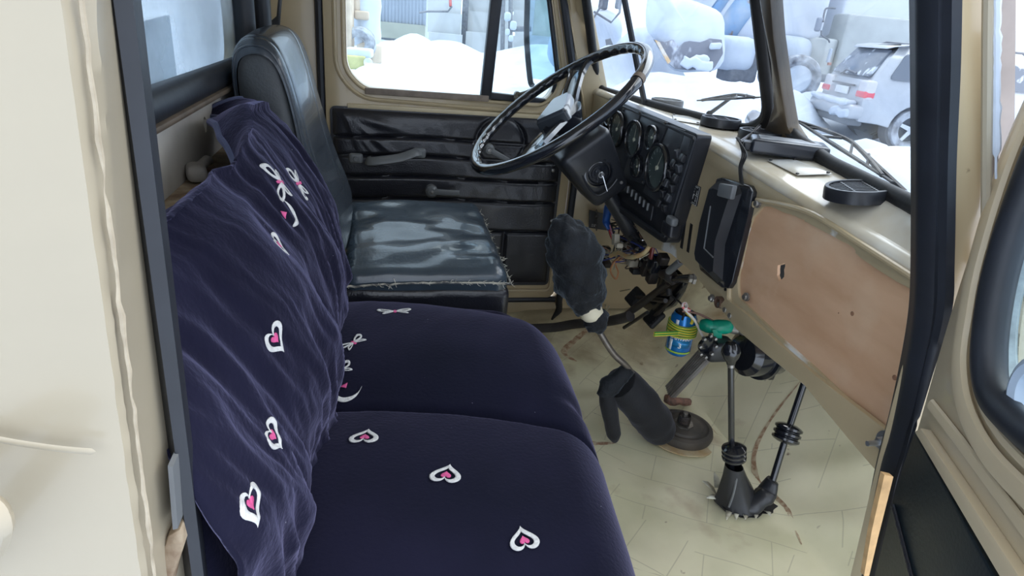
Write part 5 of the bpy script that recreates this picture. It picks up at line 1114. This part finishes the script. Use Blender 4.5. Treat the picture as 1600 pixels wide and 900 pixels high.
# panel building
def slab(name, m_, x0, x1, ytop, ybot, dep, thick, par, bev=0):
    a, c = PD(x0, ybot, dep), PD(x1, ybot, dep); d = c-a; d.z = 0; zt_ = PD((x0+x1)/2, ytop, dep).z; zb = min(a.z, c.z); n = V(-d.y, d.x, 0).normalized(); n = n if n.dot(CAM-a) < 0 else -n
    b = B(); A = [V(a.x, a.y, zb), V(c.x, c.y, zb), V(c.x, c.y, zt_), V(a.x, a.y, zt_)]; b.prism(A, n*thick); return build(b, name, m_, par, bevel=bev)
pbld = empty('panel_building', PD(740, 88, 36), 'pale grey concrete panel building with dark downpipes behind the far snow banks', 'building')
for x0, x1, dep in ((668, 719, 35), (725, 800, 36), (800, 905, 37)):
    for k, (yt, yb) in enumerate(((-130, -30), (-29, 18), (19, 50), (51, 110))): slab('wall_panel', CONC, x0, x1, yt+.6, yb, dep, .5, pbld)
slab('dark_gap', DARKP, 718, 727, -130, 100, 36.5, .3, pbld)
for px in (785, 797): q0, q1 = PD(px, 85, 33), PD(px+2, -60, 33); b = B(); b.tube([q0, q1], .12, n=8); build(b, 'downpipe', DARKP, pbld)
b = B(); b.tube([PD(797, 45, 33), PD(830, 45, 33)], .14, n=8); build(b, 'cross_pipe', DARKP, pbld)
b = B(); b.tube([PD(655, 20, 33), PD(668, 18, 33), PD(700, 18, 33), PD(706, 10, 33)], .05, n=6); build(b, 'sagging_cable', DARKP, pbld)
b = B(); b.tube([PD(703, -10, 33), PD(704, 10, 33)], .08, n=6); build(b, 'red_pipe', mat('faded_red', (.5, .12, .12), .6), pbld)
slab('olive_wall', OLIV, 832, 880, -60, 55, 32, .5, pbld)
for px, py, w in ((793, 26, .35), (802, 40, .35), (793, 50, .25), (798, 60, .25), (845, 42, .5)): b = B(); b.rbox(PD(px, py, 32.5), (w, w, w*1.3), w*.4, n=2); build(b, 'snow_cap', SNOW, pbld)
for px, py, w, hgt, lab in ((705, 82, 1.0, .6, 'snow covered low crate standing before the pale panel building'), (676, 78, .5, .4, 'small snow covered block left of the crate before the panel building'), (738, 88, .8, .4, 'snow dusted rubble heap right of the crate before the panel building')):
    b = B(); q = PD(px, py, 29); b.rbox(q, (w, w, hgt), .12, n=4, fn=lambda p: p+V(0, 0, .08*nz(p.x*3, p.y*3, px))); build(b, 'snowy_block', SNOW, label=lab, cat='block')
# yellow loader
LB_ = mat('faded_tan', (.62, .50, .38), .6, var=.2, vscale=3); LY = mat('dull_yellow', (.62, .60, .25), .5, var=.3, vscale=4); TYR = mat('snowy_tyre', (.10, .10, .12), .8, col2=(.5, .53, .58), vscale=5, contrast=(.35, .7), bump=.5, bscale=12)
ld = empty('tractor', PD(572, 112, 14), 'snow covered tan and yellow tractor parked left in the far door window view', 'tractor')
def pdbox(name, m_, x0, y0, x1, y1, dep, dz, par, r=.05, fn=None):
    a, c = PD(x0, y1, dep), PD(x1, y0, dep); w = math.hypot(c.x-a.x, c.y-a.y); b = B()
    R = basis(V(c.x-a.x, c.y-a.y, 0), V(-(c.y-a.y), c.x-a.x, 0)); b.rbox((a+c)/2+R@V(0, dz/2, 0), (w, dz, abs(c.z-a.z)), min(r, w*.3, abs(c.z-a.z)*.3), n=4, R=R, fn=fn); return build(b, name, m_, par, angle=60)
pdbox('cab', LB_, 556, -40, 580, 18, 14, .9, ld); pdbox('cab_base', LB_, 553, 18, 577, 30, 14, .8, ld); pdbox('post', LB_, 549, -20, 553, 80, 13.8, .12, ld); pdbox('rear_post', LB_, 540, 45, 553, 54, 13.8, .12, ld)
pdbox('snow_load', SNOW, 566, -20, 601, 72, 14.3, 1.5, ld, .5, lambda p: p+V(.08*nz(p.z*2, p.x*2), 0, .1*nz(p.x*2, p.y*2))); pdbox('bonnet_side', LB_, 581, 70, 598, 100, 14.2, .8, ld)
pdbox('yellow_beam', LY, 540, 88, 572, 108, 13.2, .5, ld); pdbox('beam_snow', SNOW, 538, 78, 580, 89, 13.2, .6, ld, .06)
b = B(); c = PD(575, 98, 13.1); b.lathe([(0, .02), (.06, 0), (.09, -.02), (.10, 0), (.10, .1)], c, (CAM-c)*-1, 20); build(b, 'headlamp', CHR, ld)
b = B(); c = PD(560, 68, 13.9); axx = V(.3, 1, 0).normalized(); b.lathe([(.15, -.02), (.30, -.06), (.36, 0), (.36, .2), (.30, .26)], c, axx, 26); build(b, 'wheel', TYR, ld)
# truck fragment at the left of the driver's pane
tf = empty('dump_truck', PD(950, 60, 17), 'snow buried truck with dark mirror frames at the left of the windscreen view', 'truck')
pdbox('snow_body', SNOW, 905, 18, 985, 120, 17, 2, tf, .6, lambda p: p+V(.1*nz(p.z*1.5), 0, .2*nz(p.x*1.5, p.y))); pdbox('cab_window', DARKP, 938, -30, 956, 14, 16.8, .1, tf, .05); pdbox('side_window', DARKP, 965, -30, 976, 14, 16.8, .1, tf, .05)
for seq in (((926, 30), (940, 8), (945, -20)), ((928, 18), (955, 35), (968, 20), (972, -10))): b = B(); b.tube([PD(x, y, 16.5) for x, y in seq], .03, n=6); build(b, 'mirror_frame', DARKP, tf)
b = B(); b.prism([PD(x, y, 15.8) for x, y in ((946, 62), (954, 60), (967, 92), (952, 102))], (.1, .3, 0)); build(b, 'mudguard', DARKP, tf)
# snow buried truck facing us
st = empty('buried_truck', PD(1070, 112, 13), 'snow buried truck nose with dark grille and torn orange side seen through the windscreen', 'truck')
GRL = mat('snowy_grille', (.17, .18, .22), .7, col2=(.62, .66, .74), vscale=1.6, stretch=(2.2, 2.2, .9), contrast=(.30, .44), detail=8)
b = B(); ol = [(1018, -30), (1045, -12), (1088, 2), (1120, 14), (1131, 36), (1131, 92), (1108, 112), (1052, 108), (1028, 66), (1012, 40)]; A = [PD(x, y, 13.1) for x, y in ol]; n_ = V(.35, .94, 0)
cen = sum(A, V(0, 0, 0))/len(A); rws = [[q.lerp(cen, .997)-n_*.22 for q in A], [q.lerp(cen, .5)-n_*.20 for q in A], [q.lerp(cen, .15)-n_*.12 for q in A], A, [q+n_*.7 for q in A], [q.lerp(cen, .1)+n_*2.2 for q in A], [q.lerp(cen, .95)+n_*2.3 for q in A]]
rws = [smooth(r, 3, closed=True) for r in rws]
rws = [[q+V(.05*nz(q.x*3, q.z*3), 0, .05*nz(q.x*2, q.z*2, 3)) for q in r] for r in rws]
b.grid(rws, cv=True); build(b, 'snow_shell', SNOW, st, angle=80)
b = B(); gp = [(1022, 62), (1040, 66), (1052, 62), (1062, 74), (1070, 66), (1078, 64), (1095, 66), (1110, 60), (1128, 62), (1130, 84), (1118, 104), (1110, 113), (1096, 108), (1078, 110), (1055, 108), (1044, 98)]
b.prism([PD(x, y, 12.78) for x, y in gp], n_*.35); build(b, 'grille', GRL, st, bevel=.01)
b = B(); b.prism([PD(x, y, 12.75) for x, y in ((1023, 62), (1031, 66), (1048, 96), (1044, 100))], n_*.3); build(b, 'orange_side', mat('weathered_orange', (.60, .38, .16), .6, col2=(.6, .6, .6), vscale=5), st)
b = B()
for k, q in enumerate(((1080, 98, .20), (1094, 94, .17), (1100, 103, .18), (1118, 72, .12))):
    b = B(); b.rbox(PD(q[0], q[1], 12.68), (q[2]*2, .12, q[2]*1.1), q[2]*.4, n=3, R=rotz(-.3), fn=lambda p: p+V(.05*nz(p.z*9, k), 0, .06*nz(p.x*8, k))); build(b, 'snow_clump', SNOW, st, angle=80)
# cement mixer truck with blue striped drum
mt_ = empty('mixer_truck', PD(1175, 130, 16), 'snow covered mixer truck with a faded blue striped drum behind the windscreen pillar', 'truck')
BLU = mat('faded_blue_drum', (.22, .38, .60), .5, col2=(.42, .50, .60), vscale=1.6, contrast=(.3, .6)); add_spots(BLU, (.35, .25, .18), 3.5, .64, .70)
DRW = mat('grey_white_drum', (.66, .70, .78), .6, var=.12, vscale=1)
c0, c1 = PD(1105, -35, 16.5), PD(1228, 82, 16.0); ax = c1-c0; L = ax.length
def drum(name, m_, t0, t1): 
    b = B(); b.lathe([(.55+.45*math.sin(PI*min(1, .25+.75*(t0+(t1-t0)*k/8)))**.8, L*(t0+(t1-t0)*k/8)) for k in range(9)], c0, ax, 32); build(b, name, m_, mt_)
drum('drum_mouth', DRW, 0, .3); 
b = B(); b.lathe([(0, 0), (.80, .02), (.95, L*.3), (.98, L*.62), (.85, L*.85), (.5, L), (0, L+.02)], c0, ax, 36); build(b, 'drum', DRW, mt_)
for t0, w in ((.10, .9), (.34, 1.02)):
    b = B(); rws = []
    for k in range(40):
        a = 2*PI*k/40; u = ax.normalized().orthogonal().normalized(); w_ = ax.normalized().cross(u); t = t0+.20*k/40
        r_ = lambda tt: interp([0, .3, .62, .85, 1], [.80, .95, .98, .85, .5], tt)+.012
        rws.append([c0+ax*tt+(u*math.cos(a)+w_*math.sin(a))*r_(tt) for tt in (t, t+.10, t+.20)])
    b.grid(rws); build(b, 'spiral_stripe', BLU, mt_, solid=.01)
pdbox('snow_chassis', SNOW, 1132, 60, 1192, 110, 15, 1.2, mt_, .25); pdbox('dark_underside', DARKP, 1138, 84, 1192, 128, 15.3, .6, mt_, .1)
pdbox('rear_body', SNOW, 1196, -30, 1262, 74, 15.5, 2, mt_, .5); pdbox('front_body', SNOW, 1215, 60, 1282, 140, 15.2, .9, mt_, .3)
b = B(); c = PD(1245, 124, 14.6); ax2 = V(-.35, -.93, 0); b.lathe([(.30, .05), (.42, .12), (.52, .10), (.55, 0), (.55, -.2)], c, ax2, 30); build(b, 'wheel', TYR, mt_)
b = B(); b.lathe([(0, .06), (.28, .10), (.32, .06)], c, ax2, 24); build(b, 'snowy_hub', SNOW, mt_)
# white box truck with mirror arm
wt = empty('box_truck', PD(1330, 130, 15.5), 'big white snow covered box truck with a dark mirror standing behind the silver car', 'truck')
WHT = mat('white_truck', (.74, .77, .83), .6, var=.08, vscale=.7); GRW = mat('grey_cab_side', (.55, .57, .56), .6, var=.12, vscale=2)
pdbox('cargo_box', WHT, 1306, -140, 1700, 60, 15.5, 2.5, wt, .1); pdbox('cab_side', GRW, 1278, 62, 1312, 118, 15.3, 1.5, wt, .06); pdbox('cab_upper', WHT, 1284, -140, 1308, 64, 15.2, 1.5, wt, .2); pdbox('cab_rear', GRW, 1300, 58, 1700, 122, 15.5, 1.5, wt, .06); pdbox('under_cab', DARKP, 1278, 117, 1296, 128, 15.2, .5, wt, .02)
b = B(); b.tube(smooth([PD(1305, 13, 14.8), PD(1292, 13, 14.6), PD(1288, 20, 14.5), PD(1286, 34, 14.4)], 5), .022, n=8); b.tube(smooth([PD(1283, 48, 14.4), PD(1284, 55, 14.4), PD(1294, 62, 14.5), PD(1296, 66, 14.6)], 5), .018, n=8); build(b, 'mirror_arm', DARKP, wt)
pdbox('mirror', mat('mirror_grey', (.28, .31, .38), .4), 1275, 28, 1288, 49, 14.4, .08, wt, .04); pdbox('marker_lamp', mat('marker_red', (.45, .2, .16), .4), 1294, 98, 1300, 102, 15.0, .05, wt, .01); pdbox('handle_rail', SNOW, 1296, 76, 1300, 98, 15.0, .06, wt, .02)

# silver estate car
DC = 11.6; O = PD(1331, 226, DC); Gc = O.z; fv = V(.965, -.262, 0).normalized(); lv = V(.262, .965, 0)
def T(s, t, h): return V(O.x, O.y, Gc)+fv*s+lv*t+V(0, 0, h)
SIL = mat('silver_paint', (.50, .52, .56), .35, metal=.3, var=.05, coat=.4); CGL = mat('snow_flecked_glass', (.14, .16, .20), .2, col2=(.62, .66, .72), vscale=4.5, contrast=(.33, .42), detail=10, coat=.5)
car = empty('silver_car', T(2.3, .95, 0), 'silver estate car with red tail lamps and snow on its bumper parked in the yard', 'car')
pr = [(-.02, .42), (-.04, .60), (-.03, .95), (.03, 1.16), (3.7, 1.14), (4.3, 1.04), (4.75, .95), (4.85, .6), (4.80, .35)]
def arch(cs, r=.43): return [(cs+r*math.cos(a), .36+r*math.sin(a)) for a in [PI*k/12 for k in range(13)]]
bot = [(4.75, .33)]+[q for q in arch(3.85)]+[(2.4, .33)]+[q for q in arch(1.0)]+[(.35, .40)]
pr = [(x, max(z, .33)) for x, z in pr+bot]
b = B(); b.prism([T(x, 0, z) for x, z in pr], lv*1.86); build(b, 'body', SIL, car, bevel=.05, angle=50)
gb = [(0.04, 0, 1.14), (3.65, 0, 1.12), (3.65, 1.86, 1.12), (.04, 1.86, 1.14)]; gm = [(.22, .05, 1.48), (3.25, .05, 1.45), (3.25, 1.81, 1.45), (.22, 1.81, 1.48)]; gt = [(.42, .16, 1.76), (2.75, .16, 1.76), (2.75, 1.70, 1.76), (.42, 1.70, 1.76)]
b = B(); b.grid([[T(*q) for q in r] for r in (gb, gm, gt)], cv=True); b.prism([T(*q) for q in gt], (0, 0, .02)); build(b, 'cabin', SIL, car, bevel=.03, angle=45)
b = B(); b.prism([T(.04, .16, 1.20), T(.36, .26, 1.68), T(.36, 1.60, 1.68), T(.04, 1.70, 1.20)], fv*-.05+V(0, 0, .02)); build(b, 'rear_window', CGL, car, bevel=.01)
def sw_(s0, s1, s0t, s1t, nm):
    A = rounded([T(s0, -.03, 1.20), T(s1, -.03, 1.20), T(s1t, .055, 1.66), T(s0t, .055, 1.66)], .10); b = B(); b.prism(A, lv*.05); build(b, nm, CGL, car)
sw_(.30, 1.30, .52, 1.30, 'side_window'); sw_(1.40, 2.35, 1.40, 2.3, 'side_window'); sw_(2.45, 3.2, 2.4, 2.75, 'side_window')
b = B(); b.prism([T(.30, .12, 1.74), T(.60, .12, 1.79), T(.60, 1.74, 1.79), T(.34, 1.74, 1.74), T(.24, 1.60, 1.70), T(.24, .26, 1.70)], (0, 0, .02)); build(b, 'spoiler', SIL, car, bevel=.01)
for t in (.24, 1.62): b = B(); b.tube([T(.75, t, 1.79), T(.85, t, 1.84), T(2.6, t, 1.84), T(2.7, t, 1.79)], .02, n=8); build(b, 'roof_rail', DARKP, car)
RED = mat('tail_red', (.72, .10, .14), .3, coat=.5); LENS = mat('clear_lens', (.62, .60, .62), .2, coat=.6)
for t0, t1 in ((-.012, .34), (1.52, 1.87)):
    b = B(); b.rbox((T(-.02, t0, .98)+T(.12, t1, .98))/2, (.20, abs(t1-t0)+.02, .36), .06, n=3, R=basis(fv, lv)); tl = build(b, 'tail_lamp', LENS, car, angle=50)
    for zc_, hh, wd in ((.90, .12, .26),): b = B(); b.rbox((T(-.02, t0, zc_)+T(.12, t1, zc_))/2+fv*-.012+lv*(-.012 if t0 < 1 else .012), (.20, abs(t1-t0)+.0, hh), .03, n=2, R=basis(fv, lv)); build(b, 'red_lens', RED, tl)
b = B(); b.rbox(T(-.055, .93, .92), (.03, .54, .14), .01, n=2, R=basis(fv, lv)); np_ = build(b, 'number_plate', mat('plate_pale', (.68, .70, .74), .5), car)
b = B(); b.box(T(-.06, .93, 1.03), (.04, .95, .03), basis(fv, lv)); build(b, 'tailgate_trim', DARKP, car)
b = B(); b.rbox(T(-.10, .93, .58), (.30, 1.90, .26), .08, n=4, R=basis(fv, lv)); build(b, 'rear_bumper', SIL, car, angle=60)
b = B(); b.rbox(T(-.04, .93, .40), (.30, 1.7, .14), .04, n=3, R=basis(fv, lv)); build(b, 'lower_bumper', mat('car_under', (.16, .17, .19), .7), car)
b = B(); b.rbox(T(-.16, 1.0, .72), (.22, 1.7, .10), .05, n=8, R=basis(fv, lv), fn=lambda p: p+V(.03*nz(p.y*5), 0, .04*nz(p.y*4, p.x*4))); b.rbox(T(-.18, .35, .55), (.24, .7, .16), .06, n=6, R=basis(fv, lv), fn=lambda p: p+V(.05*nz(p.y*6, 3), 0, .05*nz(p.y*5, p.x*4))); build(b, 'bumper_snow', SNOW, car, angle=80)
b = B(); b.tube([T(-.02, 1.25, 1.20), T(-.04, 1.0, 1.28), T(-.02, .6, 1.24)], .018, n=6); build(b, 'rear_wiper', DARKP, car)
for s_ in (1.0, 3.85):
    for t_, sg in ((.10, -1), (1.76, 1)):
        c = T(s_, t_, .36); w_ = None; b = B(); b.lathe([(.24, .10*1), (.30, .12), (.36, .10), (.37, 0), (.36, -.1)], c, lv*sg, 36); w_ = build(b, 'wheel', TYR, car)
        b = B(); b.lathe([(.25, .10), (.24, .05), (.22, .03), (.22, 0)], c, lv*sg, 30); b.lathe([(0, .10), (.05, .10), (.06, .05)], c, lv*sg, 16)
        for k in range(5):
            a = 2*PI*k/5+.3; d = fv*math.cos(a)+V(0, 0, 1)*math.sin(a); e = lv.cross(d); b.prism([c+d*.04+e*.04+lv*sg*.07, c+d*.04-e*.04+lv*sg*.07, c+d*.24-e*.03+lv*sg*.09, c+d*.24+e*.03+lv*sg*.09], lv*sg*.02)
        build(b, 'rim', mat('alloy', (.60, .62, .65), .3, metal=.5), w_)
        b = B(); b.lathe([(0, -.02), (.42, -.02), (.42, -.3)], c, lv*sg, 24); build(b, 'wheel_well', MATS['car_under'], car)

# own bonnet under snow, near wing, cargo body behind
bo = empty('truck_bonnet', (1.8, 1.27, .4), 'beige bonnet of this truck under a thick layer of snow beyond the windscreen', 'bonnet')
b = B(); b.rbox((2.15, 1.27, .48), (1.30, 1.0, .44), .12, n=8); build(b, 'bonnet_shell', PAINTL, bo, angle=60)
b = B(); b.rbox((2.0, 1.38, .735), (1.0, 1.06, .11), .05, n=30, fn=lambda p: p+V(0, 0, (.03*nz(p.x*3, p.y*3)+.015*nz(p.x*9, p.y*9)) if p.z > 0 else 0)); build(b, 'snow_layer', SNOW, bo, angle=80)
b = B(); b.grid([[V(wsx(y)+d, y, z+.02*nz(y*6, d*6)) for y in [.5+1.55*k/40 for k in range(41)]] for d, z in ((.02, .82), (.05, .85), (.12, .86), (.25, .85), (.4, .83), (.52, .78))]); build(b, 'cowl_snow', SNOW, bo, solid=.02, angle=80)
b = B(); b.rbox((2.0, .58, .38), (1.0, .50, .42), .16, n=8); build(b, 'wing', PAINTL, bo, angle=60)
b = B(); b.rbox((1.95, .60, .585), (.8, .42, .08), .04, n=16, fn=lambda p: p+V(0, 0, .03*nz(p.x*4, p.y*4, 5))); build(b, 'wing_snow', SNOW, bo, angle=80)
cb = empty('cargo_body', (-1.6, 1.4, -.3), 'white cargo body with a grey lower panel right behind the cab rear window', 'cargo body')
b = B(); b.prism([V(-.95, .1, 1.02), V(-.95, 1.5, 1.04), V(-.95, 1.55, 1.14), V(-.95, 3.2, 1.16), V(-.95, 3.2, 2.4), V(-.95, .1, 2.4)], (-.1, 0, 0)); build(b, 'white_panel', WHT, cb)
b = B(); b.box((-1.5, 1.6, .9), (1.0, 4.2, 2.6)); build(b, 'grey_body', mat('cargo_grey', (.30, .36, .42), .6, var=.25, vscale=2), cb)
b = B(); b.prism([V(-.93, 2.5, .92), V(-.93, 3.5, .98), V(-.93, 3.3, 1.25), V(-.93, 2.8, 1.32), V(-.93, 2.45, 1.2)], (-.03, 0, 0)); build(b, 'pale_patch', WHT, cb)
